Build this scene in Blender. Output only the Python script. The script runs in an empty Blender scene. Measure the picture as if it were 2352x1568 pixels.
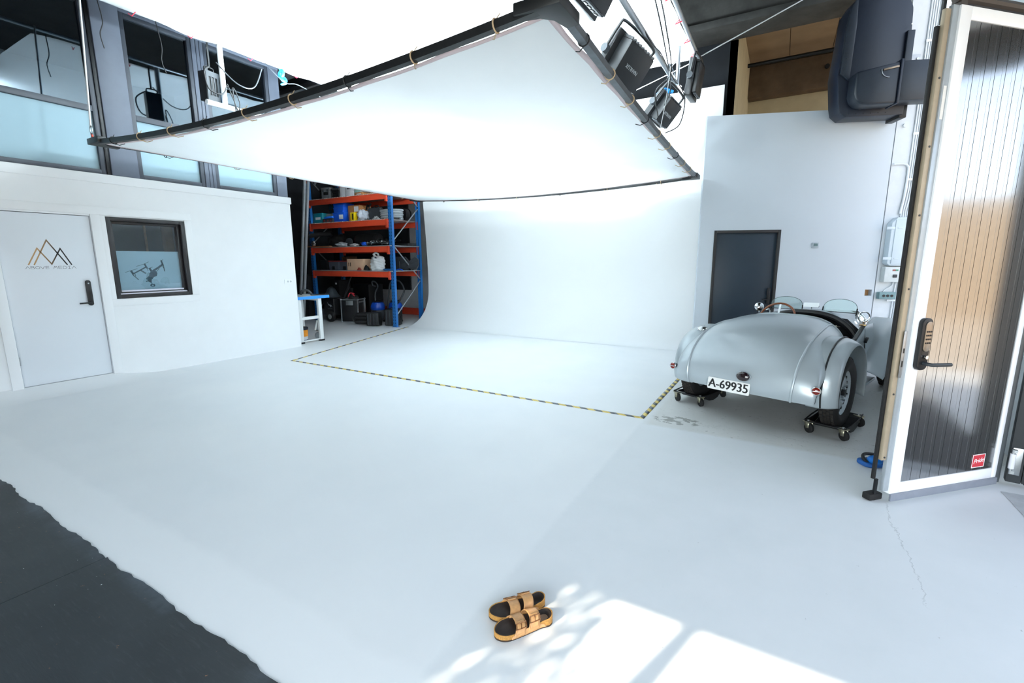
import bpy, bmesh, math, random
from mathutils import Vector, Matrix, Euler
random.seed(7)
SC = bpy.context.scene
COL = SC.collection
R = math.radians
PI = math.pi

# ------------------------------------------------------------------ camera
cam_data = bpy.data.cameras.new('camera')
cam = bpy.data.objects.new('camera', cam_data)
COL.objects.link(cam)
cam_data.sensor_width = 36.0
cam_data.lens = 1058.2186 / 2352 * 36.0
cam_data.clip_start = 0.05
cam_data.clip_end = 300
cam.matrix_world = (Matrix.Translation((0, 0, 1.6)) @ Matrix.Rotation(0.5241127, 4, 'Z')
                    @ Matrix.Rotation(PI / 2 - 0.17348855, 4, 'X') @ Matrix.Rotation(-0.0028831, 4, 'Z'))
SC.camera = cam

# ------------------------------------------------------------------ world, sun, exposure
SC.view_settings.view_transform = 'Standard'
SC.view_settings.look = 'None'
SC.view_settings.gamma = 1.0
SC.view_settings.use_curve_mapping = False
SC.view_settings.exposure = 0.0
SC.cycles.use_denoising = True
SC.cycles.max_bounces = 9
SC.cycles.diffuse_bounces = 6
SC.cycles.glossy_bounces = 4
SC.cycles.transmission_bounces = 6
SC.cycles.transparent_max_bounces = 10
SC.cycles.sample_clamp_indirect = 8.0
SC.cycles.caustics_reflective = False
SC.cycles.caustics_refractive = False

world = bpy.data.worlds.new('sky')
SC.world = world
world.use_nodes = True
wn = world.node_tree.nodes
wl = world.node_tree.links
bg = wn['Background']
sky = wn.new('ShaderNodeTexSky')
sky.sky_type = 'HOSEK_WILKIE'
sky.sun_direction = Vector((-0.29, -0.82, 0.5)).normalized()
sky.turbidity = 3.2
sky.ground_albedo = 0.4
hsv = wn.new('ShaderNodeHueSaturation')
hsv.inputs['Saturation'].default_value = 0.55
wl.new(sky.outputs[0], hsv.inputs['Color'])
wl.new(hsv.outputs[0], bg.inputs['Color'])
bg.inputs['Strength'].default_value = 22.0

SUN_DIR = Vector((0.326, 0.945, -0.566)).normalized()
sd = bpy.data.lights.new('sun', 'SUN')
sd.energy = 15.0
sd.color = (1.0, 0.86, 0.66)
sd.angle = R(0.4)
sun = bpy.data.objects.new('sun', sd)
COL.objects.link(sun)
sun.location = (-4, -12, 8)
sun.rotation_euler = SUN_DIR.to_track_quat('-Z', 'Y').to_euler()

# added fill light at the front opening, topping up the sky's daylight
dg = bpy.data.lights.new('front_gate_fill', 'AREA')
dg.shape = 'RECTANGLE'
dg.size = 4.4
dg.size_y = 3.0
dg.energy = 150.0
dg.color = (0.82, 0.94, 1.0)
dgo = bpy.data.objects.new('front_gate_fill', dg)
COL.objects.link(dgo)
dgo.location = (-0.4, -3.1, 1.55)
dgo.rotation_euler = (PI / 2, 0, 0)

# ------------------------------------------------------------------ materials
def lin(c):
    c = c / 255.0
    return c / 12.92 if c <= 0.04045 else ((c + 0.055) / 1.055) ** 2.4

def rgb(r, g, b):
    return (lin(r), lin(g), lin(b), 1.0)

class NT:
    """tiny node-tree writer"""
    def __init__(self, m):
        self.t = m.node_tree
        self.n = self.t.nodes
        self.l = self.t.links
    def new(self, kind, **kw):
        nd = self.n.new(kind)
        for k, v in kw.items():
            setattr(nd, k, v)
        return nd
    def put(self, sock, v):
        if hasattr(v, 'is_output'):
            self.l.new(v, sock)
        else:
            sock.default_value = v
    def math(self, op, a, b=0.0, c=None, clamp=False):
        nd = self.new('ShaderNodeMath', operation=op, use_clamp=clamp)
        self.put(nd.inputs[0], a)
        self.put(nd.inputs[1], b)
        if c is not None:
            self.put(nd.inputs[2], c)
        return nd.outputs[0]
    def ramp01(self, x, a, b):
        nd = self.new('ShaderNodeMapRange', clamp=True)
        self.put(nd.inputs[0], x)
        nd.inputs[1].default_value = a
        nd.inputs[2].default_value = b
        return nd.outputs[0]
    def mix(self, f, a, b):
        nd = self.new('ShaderNodeMix', data_type='RGBA')
        self.put(nd.inputs[0], f)
        self.put(nd.inputs[6], a)
        self.put(nd.inputs[7], b)
        return nd.outputs[2]
    def noise(self, vec, scale, detail=4.0, rough=0.6):
        nd = self.new('ShaderNodeTexNoise')
        if vec is not None:
            self.l.new(vec, nd.inputs['Vector'])
        nd.inputs['Scale'].default_value = scale
        nd.inputs['Detail'].default_value = detail
        nd.inputs['Roughness'].default_value = rough
        return nd.outputs[0]

MATS = {}
def mat(name, col, rough=0.5, metal=0.0, spec=0.5, var=0.06, scale=14.0, bump=0.0, coat=0.0, emit=None):
    """principled with a procedural tone variation and optional bump"""
    if name in MATS:
        return MATS[name]
    m = bpy.data.materials.new(name)
    m.use_nodes = True
    k = NT(m)
    p = k.n['Principled BSDF']
    tc = k.new('ShaderNodeTexCoord')
    no = k.noise(tc.outputs['Object'], scale)
    f = k.ramp01(no, 0.3, 0.7)
    c = rgb(*col)
    lo = tuple(x * (1 - var) for x in c[:3]) + (1,)
    hi = tuple(min(1, x * (1 + var)) for x in c[:3]) + (1,)
    k.l.new(k.mix(f, lo, hi), p.inputs['Base Color'])
    p.inputs['Roughness'].default_value = rough
    p.inputs['Metallic'].default_value = metal
    p.inputs['Specular IOR Level'].default_value = spec
    p.inputs['Coat Weight'].default_value = coat
    if bump:
        b = k.new('ShaderNodeBump')
        b.inputs['Strength'].default_value = bump
        b.inputs['Distance'].default_value = 0.01
        k.l.new(no, b.inputs['Height'])
        k.l.new(b.outputs[0], p.inputs['Normal'])
    if emit:
        p.inputs['Emission Color'].default_value = rgb(*emit[0])
        p.inputs['Emission Strength'].default_value = emit[1]
    MATS[name] = m
    return m

def glass_mat(name, tint, refl, rough=0.0, transp=(1, 1, 1, 1)):
    if name in MATS:
        return MATS[name]
    m = bpy.data.materials.new(name)
    m.use_nodes = True
    k = NT(m)
    k.n.remove(k.n['Principled BSDF'])
    out = k.n['Material Output']
    tr = k.new('ShaderNodeBsdfTransparent')
    tr.inputs[0].default_value = transp
    gl = k.new('ShaderNodeBsdfGlossy')
    gl.inputs[0].default_value = tint
    gl.inputs['Roughness'].default_value = rough
    fr = k.new('ShaderNodeLayerWeight')
    fr.inputs[0].default_value = 0.35
    f = k.math('MULTIPLY_ADD', fr.outputs['Fresnel'], 0.6, refl, clamp=True)
    mx = k.new('ShaderNodeMixShader')
    k.l.new(f, mx.inputs[0])
    k.l.new(tr.outputs[0], mx.inputs[1])
    k.l.new(gl.outputs[0], mx.inputs[2])
    k.l.new(mx.outputs[0], out.inputs[0])
    MATS[name] = m
    return m

def cloth_mat(name, col, trans):
    if name in MATS:
        return MATS[name]
    m = bpy.data.materials.new(name)
    m.use_nodes = True
    k = NT(m)
    k.n.remove(k.n['Principled BSDF'])
    out = k.n['Material Output']
    tc = k.new('ShaderNodeTexCoord')
    no = k.noise(tc.outputs['Object'], 1.2, 3)
    c = rgb(*col)
    cc = k.mix(k.ramp01(no, 0.3, 0.7), tuple(x * 0.97 for x in c[:3]) + (1,), c)
    di = k.new('ShaderNodeBsdfDiffuse')
    tl = k.new('ShaderNodeBsdfTranslucent')
    k.l.new(cc, di.inputs[0])
    k.l.new(cc, tl.inputs[0])
    mx = k.new('ShaderNodeMixShader')
    mx.inputs[0].default_value = trans
    k.l.new(di.outputs[0], mx.inputs[1])
    k.l.new(tl.outputs[0], mx.inputs[2])
    k.l.new(mx.outputs[0], out.inputs[0])
    MATS[name] = m
    return m

# ------------------------------------------------------------------ mesh builder
class MB:
    def __init__(self, M=None):
        self.v, self.f, self.mi = [], [], []
        self.M = M
    def add(self, vs, fs, mi=0, M=None):
        o = len(self.v)
        for p in vs:
            p = Vector(p)
            if M is not None:
                p = M @ p
            if self.M is not None:
                p = self.M @ p
            self.v.append(p)
        for f in fs:
            self.f.append([o + i for i in f])
            self.mi.append(mi)
        return self
    def bx(self, x0, x1, y0, y1, z0, z1, mi=0, M=None):
        vs = [(x0, y0, z0), (x1, y0, z0), (x1, y1, z0), (x0, y1, z0), (x0, y0, z1), (x1, y0, z1), (x1, y1, z1), (x0, y1, z1)]
        fs = [(0, 3, 2, 1), (4, 5, 6, 7), (0, 1, 5, 4), (1, 2, 6, 5), (2, 3, 7, 6), (3, 0, 4, 7)]
        return self.add(vs, fs, mi, M)
    def box(self, c, s, rot=None, mi=0):
        M = Matrix.Translation(c)
        if rot is not None:
            M = M @ Euler(rot).to_matrix().to_4x4()
        return self.bx(-s[0] / 2, s[0] / 2, -s[1] / 2, s[1] / 2, -s[2] / 2, s[2] / 2, mi, M)
    def bar(self, p0, p1, w, h=None, mi=0, up=(0, 0, 1)):
        """rectangular bar between two points"""
        h = h or w
        p0, p1 = Vector(p0), Vector(p1)
        d = p1 - p0
        L = d.length
        y = d.normalized()
        u = Vector(up)
        if abs(y.dot(u)) > 0.99:
            u = Vector((1, 0, 0))
        x = y.cross(u).normalized()
        z = x.cross(y)
        M = Matrix((x, y, z)).transposed().to_4x4()
        M.translation = p0
        return self.bx(-w / 2, w / 2, 0, L, -h / 2, h / 2, mi, M)
    def cyl(self, p0, p1, r0, r1=None, n=16, mi=0, caps=True):
        r1 = r0 if r1 is None else r1
        p0, p1 = Vector(p0), Vector(p1)
        q = (p1 - p0).to_track_quat('Z', 'Y').to_matrix()
        a, b = [], []
        for i in range(n):
            t = 2 * PI * i / n
            d = q @ Vector((math.cos(t), math.sin(t), 0))
            a.append(p0 + d * r0)
            b.append(p1 + d * r1)
        fs = [(i, (i + 1) % n, n + (i + 1) % n, n + i) for i in range(n)]
        if caps:
            fs += [tuple(reversed(range(n))), tuple(range(n, 2 * n))]
        return self.add(a + b, fs, mi)
    def tube(self, pts, r, n=8, closed=False, mi=0):
        P = [Vector(p) for p in pts]
        m = len(P)
        rs = r if isinstance(r, (list, tuple)) else [r] * m
        vs, fs = [], []
        prev = None
        for i in range(m):
            if closed:
                t = P[(i + 1) % m] - P[i - 1]
            else:
                t = P[min(i + 1, m - 1)] - P[max(i - 1, 0)]
            t = t.normalized() if t.length > 1e-9 else Vector((0, 0, 1))
            if prev is None:
                a = Vector((0, 0, 1)) if abs(t.z) < 0.9 else Vector((1, 0, 0))
                x = t.cross(a).normalized()
            else:
                x = (prev - t * prev.dot(t))
                x = x.normalized() if x.length > 1e-6 else t.cross(Vector((0, 1, 0))).normalized()
            prev = x
            y = t.cross(x)
            for k in range(n):
                w = 2 * PI * k / n
                vs.append(P[i] + (x * math.cos(w) + y * math.sin(w)) * rs[i])
        for i in range(m if closed else m - 1):
            j = (i + 1) % m
            for k in range(n):
                fs.append((i * n + k, i * n + (k + 1) % n, j * n + (k + 1) % n, j * n + k))
        if not closed:
            fs += [tuple(reversed(range(n))), tuple(range((m - 1) * n, m * n))]
        return self.add(vs, fs, mi)
    def lathe(self, prof, n=24, M=None, mi=0, closed=False):
        vs, fs = [], []
        m = len(prof)
        for i, (r, z) in enumerate(prof):
            for k in range(n):
                w = 2 * PI * k / n
                vs.append((r * math.cos(w), r * math.sin(w), z))
        for i in range(m if closed else m - 1):
            j = (i + 1) % m
            for k in range(n):
                fs.append((i * n + k, i * n + (k + 1) % n, j * n + (k + 1) % n, j * n + k))
        if not closed:
            if prof[0][0] > 1e-5:
                fs.append(tuple(reversed(range(n))))
            if prof[-1][0] > 1e-5:
                fs.append(tuple(range((m - 1) * n, m * n)))
        return self.add(vs, fs, mi, M)
    def prism(self, poly, h0, h1, M=None, mi=0):
        n = len(poly)
        vs = [(x, y, h0) for x, y in poly] + [(x, y, h1) for x, y in poly]
        fs = [(i, (i + 1) % n, n + (i + 1) % n, n + i) for i in range(n)]
        fs += [tuple(reversed(range(n))), tuple(range(n, 2 * n))]
        return self.add(vs, fs, mi, M)
    def sph(self, c, r, n=16, m=10, mi=0, rot=None):
        rx, ry, rz = r if isinstance(r, (list, tuple)) else (r, r, r)
        M = Matrix.Translation(c)
        if rot is not None:
            M = M @ Euler(rot).to_matrix().to_4x4()
        vs, fs = [(0, 0, -rz)], []
        for i in range(1, m):
            t = -PI / 2 + PI * i / m
            for k in range(n):
                w = 2 * PI * k / n
                vs.append((rx * math.cos(t) * math.cos(w), ry * math.cos(t) * math.sin(w), rz * math.sin(t)))
        vs.append((0, 0, rz))
        top = len(vs) - 1
        for k in range(n):
            fs.append((0, 1 + (k + 1) % n, 1 + k))
            fs.append((top, 1 + (m - 2) * n + k, 1 + (m - 2) * n + (k + 1) % n))
        for i in range(m - 2):
            for k in range(n):
                a = 1 + i * n
                b = a + n
                fs.append((a + k, a + (k + 1) % n, b + (k + 1) % n, b + k))
        return self.add(vs, fs, mi, M)
    def grid(self, fn, nu, nv, mi=0, cu=False):
        vs, fs = [], []
        for i in range(nu + (0 if cu else 1)):
            for j in range(nv + 1):
                vs.append(fn(i / nu, j / nv))
        k = nv + 1
        for i in range(nu):
            a = i
            b = (i + 1) % nu if cu else i + 1
            for j in range(nv):
                fs.append((a * k + j, b * k + j, b * k + j + 1, a * k + j + 1))
        return self.add(vs, fs, mi)
    def ring(self, c, R_, r, M=None, n=32, m=8, mi=0):
        prof = [(R_ + r * math.cos(2 * PI * k / m), r * math.sin(2 * PI * k / m)) for k in range(m)]
        MM = Matrix.Translation(c) @ (M if M is not None else Matrix.Identity(4))
        return self.lathe(prof, n, MM, mi, closed=True)
    def build(self, name, mats, parent=None, loc=(0, 0, 0), rot=(0, 0, 0), bevel=0.0, seg=2, ang=35, solid=0.0, sub=0, recalc=True):
        me = bpy.data.meshes.new(name)
        me.from_pydata([tuple(p) for p in self.v], [], self.f)
        if not isinstance(mats, (list, tuple)):
            mats = [mats]
        for m in mats:
            me.materials.append(m)
        if len(mats) > 1:
            for i, p in enumerate(me.polygons):
                p.material_index = self.mi[i]
        bm = bmesh.new()
        bm.from_mesh(me)
        if recalc:
            bmesh.ops.recalc_face_normals(bm, faces=bm.faces)
        if bevel:
            es = [e for e in bm.edges if len(e.link_faces) == 2 and e.calc_face_angle(0) > R(30)]
            bmesh.ops.bevel(bm, geom=es, offset=bevel, segments=seg, affect='EDGES', profile=0.5, clamp_overlap=True)
        bm.to_mesh(me)
        bm.free()
        for p in me.polygons:
            p.use_smooth = True
        me.set_sharp_from_angle(angle=R(ang))
        ob = bpy.data.objects.new(name, me)
        COL.objects.link(ob)
        ob.location = loc
        ob.rotation_euler = rot
        if parent is not None:
            ob.parent = parent
        if solid:
            md = ob.modifiers.new('thickness', 'SOLIDIFY')
            md.thickness = solid
            md.offset = 0
        if sub:
            md = ob.modifiers.new('smooth', 'SUBSURF')
            md.levels = sub
            md.render_levels = sub
        return ob

def rrect(w, h, r, n=5):
    pts = []
    for cx, cy, a0 in ((w / 2 - r, h / 2 - r, 0), (-w / 2 + r, h / 2 - r, 90), (-w / 2 + r, -h / 2 + r, 180), (w / 2 - r, -h / 2 + r, 270)):
        for i in range(n + 1):
            a = R(a0 + 90 * i / n)
            pts.append((cx + r * math.cos(a), cy + r * math.sin(a)))
    return pts

def tag(o, label, cat, group=None):
    o['label'] = label
    o['category'] = cat
    if group:
        o['group'] = group
    return o

def thing(name, label, cat, loc=(0, 0, 0), rot=(0, 0, 0), group=None):
    o = bpy.data.objects.new(name, None)
    o.empty_display_size = 0.1
    COL.objects.link(o)
    o.location = loc
    o.rotation_euler = rot
    return tag(o, label, cat, group)

def struct(o, label=None):
    o['kind'] = 'structure'
    if label:
        o['label'] = label
    return o

def dup(root, loc, rot=None, label=None, group=None):
    r = root.copy()
    COL.objects.link(r)
    r.location = loc
    if rot is not None:
        r.rotation_euler = rot
    if label:
        r['label'] = label
    if group:
        r['group'] = group
    for ch in list(root.children):
        c = ch.copy()
        COL.objects.link(c)
        c.parent = r
        for g in list(ch.children):
            d = g.copy()
            COL.objects.link(d)
            d.parent = c
    return r

def text_part(name, body, size, m, parent, M, ext=0.0008, shear=0.0, xscale=1.0, bold=0.0):
    """lettering as a mesh part; M places the text plane (x right, y up, z out)"""
    cu = bpy.data.curves.new(name, 'FONT')
    cu.body = body
    cu.size = size
    cu.extrude = ext
    cu.shear = shear
    cu.align_x = 'CENTER'
    cu.align_y = 'CENTER'
    to = bpy.data.objects.new(name, cu)
    COL.objects.link(to)
    bpy.context.view_layer.update()
    me = bpy.data.meshes.new_from_object(to.evaluated_get(bpy.context.evaluated_depsgraph_get()))
    bpy.data.objects.remove(to)
    bpy.data.curves.remove(cu)
    me.materials.clear()
    me.materials.append(m)
    me.transform(M @ Matrix.Diagonal((xscale, 1, 1, 1)))
    me.name = name
    if bold:
        bm = bmesh.new()
        for dx in (-bold, 0, bold):
            tmp = me.copy()
            tmp.transform(M @ Matrix.Translation((dx, 0, dx * 0.02)) @ M.inverted())
            bm.from_mesh(tmp)
            bpy.data.meshes.remove(tmp)
        bm.to_mesh(me)
        bm.free()
    ob = bpy.data.objects.new(name, me)
    COL.objects.link(ob)
    if parent is not None:
        ob.parent = parent
    return ob

def basis(o, x, y):
    """4x4 with local x, y axes and origin o"""
    x = Vector(x).normalized()
    y = Vector(y).normalized()
    z = x.cross(y).normalized()
    M = Matrix((x, y, z)).transposed().to_4x4()
    M.translation = Vector(o)
    return M

def sag(p0, p1, d, n=14):
    p0, p1 = Vector(p0), Vector(p1)
    return [p0.lerp(p1, i / n) - Vector((0, 0, d * 4 * (i / n) * (1 - i / n))) for i in range(n + 1)]

def wob(pts, a, seed=1):
    rnd = random.Random(seed)
    return [Vector(p) + Vector((rnd.uniform(-a, a), rnd.uniform(-a, a), rnd.uniform(-a, a))) for p in pts]

def smooth_path(pts, k=6):
    P = [Vector(p) for p in pts]
    out = []
    for i in range(len(P) - 1):
        p0, p1, p2, p3 = P[max(i - 1, 0)], P[i], P[i + 1], P[min(i + 2, len(P) - 1)]
        for j in range(k):
            t = j / k
            out.append(0.5 * ((2 * p1) + (p2 - p0) * t + (2 * p0 - 5 * p1 + 4 * p2 - p3) * t * t + (3 * p1 - p0 - 3 * p2 + p3) * t ** 3))
    out.append(P[-1])
    return out

M_WHITE = mat('white_wall_paint', (238, 241, 243), 0.6, var=0.015, scale=3)
M_TRIM = mat('white_trim_paint', (240, 243, 245), 0.45, var=0.01, scale=5)
M_GREYPANEL = mat('pale_grey_paint', (206, 214, 221), 0.6, var=0.012, scale=1.5)
M_CYC = mat('cyclorama_paint', (243, 245, 246), 0.65, var=0.008, scale=1)
M_BLACKWALL = mat('black_wall_paint', (20, 24, 30), 0.7, var=0.35, scale=3)
M_BLACK = mat('black_plastic', (17, 19, 22), 0.45, var=0.2)
M_BLACKM = mat('black_metal', (22, 25, 28), 0.4, metal=0.3, var=0.2)
M_DKGREY = mat('dark_grey_plastic', (48, 53, 58), 0.5, var=0.1)
M_RUBBER = mat('black_rubber', (20, 20, 21), 0.75, var=0.2, scale=40)
M_CHROME = mat('chrome', (225, 228, 230), 0.12, metal=1.0, var=0.02)
M_ALU = mat('aluminium', (205, 210, 214), 0.32, metal=0.9, var=0.05, scale=30)
M_STEEL = mat('galvanised_steel', (170, 175, 178), 0.4, metal=0.85, var=0.1, scale=30)
M_CONC = mat('bare_concrete', (122, 122, 118), 0.85, var=0.25, scale=4, bump=0.2)
M_CONCDK = mat('dark_concrete', (62, 62, 60), 0.9, var=0.35, scale=3, bump=0.2)
M_CONCW = mat('painted_concrete', (214, 219, 223), 0.7, var=0.05, scale=5, bump=0.1)
M_GREYSTEEL = mat('grey_painted_steel', (90, 98, 112), 0.5, var=0.06, scale=4)
M_GREYSTEELD = mat('dark_grey_painted_steel', (56, 62, 72), 0.5, var=0.08, scale=4)

# ------------------------------------------------------------------ floor
def floor_material():
    m = bpy.data.materials.new('painted_floor')
    m.use_nodes = True
    k = NT(m)
    p = k.n['Principled BSDF']
    geo = k.new('ShaderNodeNewGeometry')
    pos = geo.outputs['Position']
    sx = k.new('ShaderNodeSeparateXYZ')
    k.l.new(pos, sx.inputs[0])
    X, Y = sx.outputs[0], sx.outputs[1]
    n1 = k.noise(pos, 3.0, 5)
    n2 = k.noise(pos, 22.0, 5, 0.7)
    n3 = k.noise(pos, 0.7, 3)
    n4 = k.noise(pos, 90.0, 2)
    wx = k.math('MULTIPLY_ADD', n2, 0.05, X)
    wy = k.math('MULTIPLY_ADD', n2, 0.05, Y)
    c = k.mix(k.ramp01(n3, 0.35, 0.65), rgb(238, 241, 243), rgb(243, 245, 246))
    right = k.ramp01(wx, -1.08, -1.04)
    grey = k.mix(k.ramp01(n1, 0.3, 0.7), rgb(231, 235, 237), rgb(236, 239, 241))
    c = k.mix(right, c, grey)
    # fresh coat beside the dark boards
    band = k.math('SUBTRACT', 1.0, k.ramp01(k.math('MULTIPLY_ADD', n1, 0.12, Y), 1.20, 1.26))
    c = k.mix(k.math('MULTIPLY', band, 0.8), c, rgb(247, 249, 250))
    # worn bare bay under the car
    bay = k.math('MULTIPLY', k.ramp01(wy, 4.44, 4.50), k.ramp01(wx, -1.05, -0.98))
    bayc = k.mix(k.ramp01(n1, 0.25, 0.75), rgb(218, 219, 216), rgb(228, 229, 227))
    dirt = k.math('MULTIPLY', k.ramp01(n2, 0.58, 0.75), k.ramp01(n1, 0.42, 0.6))
    bayc = k.mix(k.math('MULTIPLY', dirt, 0.75), bayc, rgb(96, 92, 86))
    c = k.mix(bay, c, bayc)
    # oil stain
    dx = k.math('DIVIDE', k.math('ADD', X, 0.80), 0.26)
    dy = k.math('DIVIDE', k.math('SUBTRACT', Y, 4.70), 0.14)
    rr = k.math('ADD', k.math('MULTIPLY', dx, dx), k.math('MULTIPLY', dy, dy))
    n5 = k.noise(pos, 11.0, 4, 0.6)
    st = k.math('MULTIPLY', k.ramp01(rr, 1.0, 0.75), k.ramp01(n5, 0.50, 0.54))
    c = k.mix(k.math('MULTIPLY', st, 0.8), c, rgb(140, 141, 136))
    # hairline cracks
    wv = k.noise(pos, 5.0, 6, 0.75)
    cx = k.math('ABSOLUTE', k.math('SUBTRACT', k.math('MULTIPLY_ADD', wv, 0.16, X), 0.81))
    crack = k.math('MULTIPLY', k.ramp01(cx, 0.0035, 0.0015), k.math('MULTIPLY', k.ramp01(Y, 2.6, 2.7), k.ramp01(Y, 3.72, 3.68)))
    cy = k.math('ABSOLUTE', k.math('SUBTRACT', k.math('MULTIPLY_ADD', wv, 0.5, Y), 4.95))
    crack2 = k.math('MULTIPLY', k.ramp01(cy, 0.004, 0.0015), bay)
    c = k.mix(k.math('MULTIPLY', k.math('MAXIMUM', crack, crack2), 0.35), c, rgb(120, 125, 125))
    # scattered specks and scuffs on the busy side
    sp = k.math('MULTIPLY', k.ramp01(k.noise(pos, 38.0, 3, 0.55), 0.735, 0.76), k.ramp01(X, -1.2, 0.4))
    c = k.mix(k.math('MULTIPLY', sp, 0.6), c, rgb(150, 152, 150))
    sc = k.math('MULTIPLY', k.ramp01(n1, 0.62, 0.72), k.math('MULTIPLY', k.ramp01(n2, 0.5, 0.7), k.ramp01(X, -0.6, 1.2)))
    c = k.mix(k.math('MULTIPLY', sc, 0.25), c, rgb(190, 186, 178))
    k.l.new(c, p.inputs['Base Color'])
    k.l.new(k.ramp01(n1, -0.4, 1.6), p.inputs['Roughness'])
    p.inputs['Roughness'].default_value = 0.55
    p.inputs['Specular IOR Level'].default_value = 0.3
    b = k.new('ShaderNodeBump')
    b.inputs['Strength'].default_value = 0.03
    k.l.new(n4, b.inputs['Height'])
    k.l.new(b.outputs[0], p.inputs['Normal'])
    return m

def board_material():
    m = bpy.data.materials.new('black_painted_boards')
    m.use_nodes = True
    k = NT(m)
    p = k.n['Principled BSDF']
    geo = k.new('ShaderNodeNewGeometry')
    pos = geo.outputs['Position']
    sx = k.new('ShaderNodeSeparateXYZ')
    k.l.new(pos, sx.inputs[0])
    X, Y = sx.outputs[0], sx.outputs[1]
    # strand texture: stretched noise in three directions
    st = None
    for i, a in enumerate((0.4, 1.5, 2.5)):
        mp = k.new('ShaderNodeMapping')
        mp.inputs['Rotation'].default_value = (0, 0, a)
        mp.inputs['Scale'].default_value = (9, 70, 1)
        k.l.new(pos, mp.inputs['Vector'])
        nz = k.noise(mp.outputs[0], 1.0, 3, 0.5)
        st = nz if st is None else k.math('MAXIMUM', st, nz)
    n1 = k.noise(pos, 2.0, 4)
    n2 = k.noise(pos, 26.0, 4, 0.65)
    n6 = k.noise(pos, 60.0, 2, 0.5)
    c = k.mix(k.ramp01(n1, 0.3, 0.7), rgb(33, 39, 44), rgb(46, 52, 57))
    c = k.mix(k.math('MULTIPLY', k.ramp01(st, 0.6, 0.8), 0.4), c, rgb(66, 72, 76))
    chip = k.math('MULTIPLY', k.ramp01(n2, 0.70, 0.73), k.ramp01(Y, 0.25, 0.8))
    c = k.mix(k.math('MULTIPLY', chip, 0.9), c, rgb(176, 124, 84))
    wht = k.ramp01(n6, 0.775, 0.79)
    c = k.mix(wht, c, rgb(200, 208, 212))
    smear = k.math('MULTIPLY', k.ramp01(k.math('MULTIPLY_ADD', n2, 0.1, Y), 0.84, 0.92), k.ramp01(n1, 0.45, 0.7))
    c = k.mix(k.math('MULTIPLY', smear, 0.35), c, rgb(110, 124, 140))
    k.l.new(c, p.inputs['Base Color'])
    p.inputs['Roughness'].default_value = 0.55
    b = k.new('ShaderNodeBump')
    b.inputs['Strength'].default_value = 0.25
    b.inputs['Distance'].default_value = 0.004
    k.l.new(st, b.inputs['Height'])
    k.l.new(b.outputs[0], p.inputs['Normal'])
    return m

M_FLOOR = floor_material()
M_BOARD = board_material()
struct(MB().bx(-14, 1.64, -3.2, 16, -0.2, 0).bx(1.64, 6.0, 4.6, 16, -0.2, 0).build('floor', M_FLOOR), 'white painted studio floor')
# dark boards: sheets with a hairline joint, ragged white paint along the far edge
rnd = random.Random(3)
fb = MB()
for x0, x1 in ((-8.0, -5.52), (-5.515, -3.078), (-3.073, -0.64), (-0.635, 1.2)):
    n = 60
    top = [(x0 + (x1 - x0) * i / n, 0.868 + rnd.uniform(-0.006, 0.006) + 0.008 * math.sin(i * 0.37 + x0)) for i in range(n + 1)]
    poly = [(x0, -3.0), (x1, -3.0)] + list(reversed(top))
    fb.prism(poly, 0.0005, 0.004)
struct(fb.build('floor', M_BOARD), 'black painted board floor')

# ------------------------------------------------------------------ left wall, door, office window
XL = -7.83
w = MB()
T0 = XL - 0.16
w.bx(T0, XL, -3.2, 1.72, 0, 2.62)
w.bx(T0, XL, 1.72, 2.60, 2.19, 2.62)
w.bx(T0, XL, 1.72, 2.60, 0, 0.095)
w.bx(T0, XL, 2.60, 2.755, 0, 2.62)
w.bx(T0, XL, 2.755, 3.705, 0, 1.10)
w.bx(T0, XL, 2.755, 3.705, 2.195, 2.62)
w.bx(T0, XL, 3.705, 5.495, 0, 2.62)
struct(w.build('wall_left', M_WHITE))
t = MB().bx(T0, XL + 0.022, -3.2, 5.515, 2.62, 2.735)
struct(t.build('trim_1', M_TRIM, bevel=0.008), 'white ledge along the top of the low wall')
t = MB()
t.bx(XL, XL + 0.022, 2.6, 2.70, 0.085, 2.21).bx(XL, XL + 0.022, 1.62, 1.72, 0.02, 2.21).bx(XL, XL + 0.022, 1.62, 3.80, 2.21, 2.31)
struct(t.build('trim_2', M_TRIM, bevel=0.003), 'white casing round the office door')
t = MB()
t.bx(XL, XL + 0.018, 2.70, 2.755, 1.101, 2.209).bx(XL, XL + 0.018, 3.705, 3.80, 1.101, 2.209).bx(XL, XL + 0.018, 2.70, 3.80, 1.0, 1.10)
struct(t.build('trim_3', M_TRIM, bevel=0.003), 'white casing round the office window')
# painted ramp of floor in front of the door sill
def ramp(u, v):
    y = 0.4 + 2.95 * u
    hgt = 0.095 * (1 if y < 2.6 else max(0, 1 - (y - 2.6) / 0.6) ** 1.5 if y < 3.2 else 0)
    return (XL + 0.001 + 0.42 * v, y, 0.001 + hgt * (1 - v) ** 2.0)
struct(MB().grid(ramp, 40, 12).build('floor', M_CYC, recalc=False), 'white painted ramp up to the office door sill')

M_DOORW = mat('white_door_paint', (226, 232, 238), 0.4, var=0.01, scale=2)
d1 = MB().bx(XL - 0.055, XL - 0.012, 1.728, 2.594, 0.10, 2.183).build('door_1', M_DOORW, bevel=0.002)
struct(d1, 'white office door with gold and black logo')
x = XL - 0.0118
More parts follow.
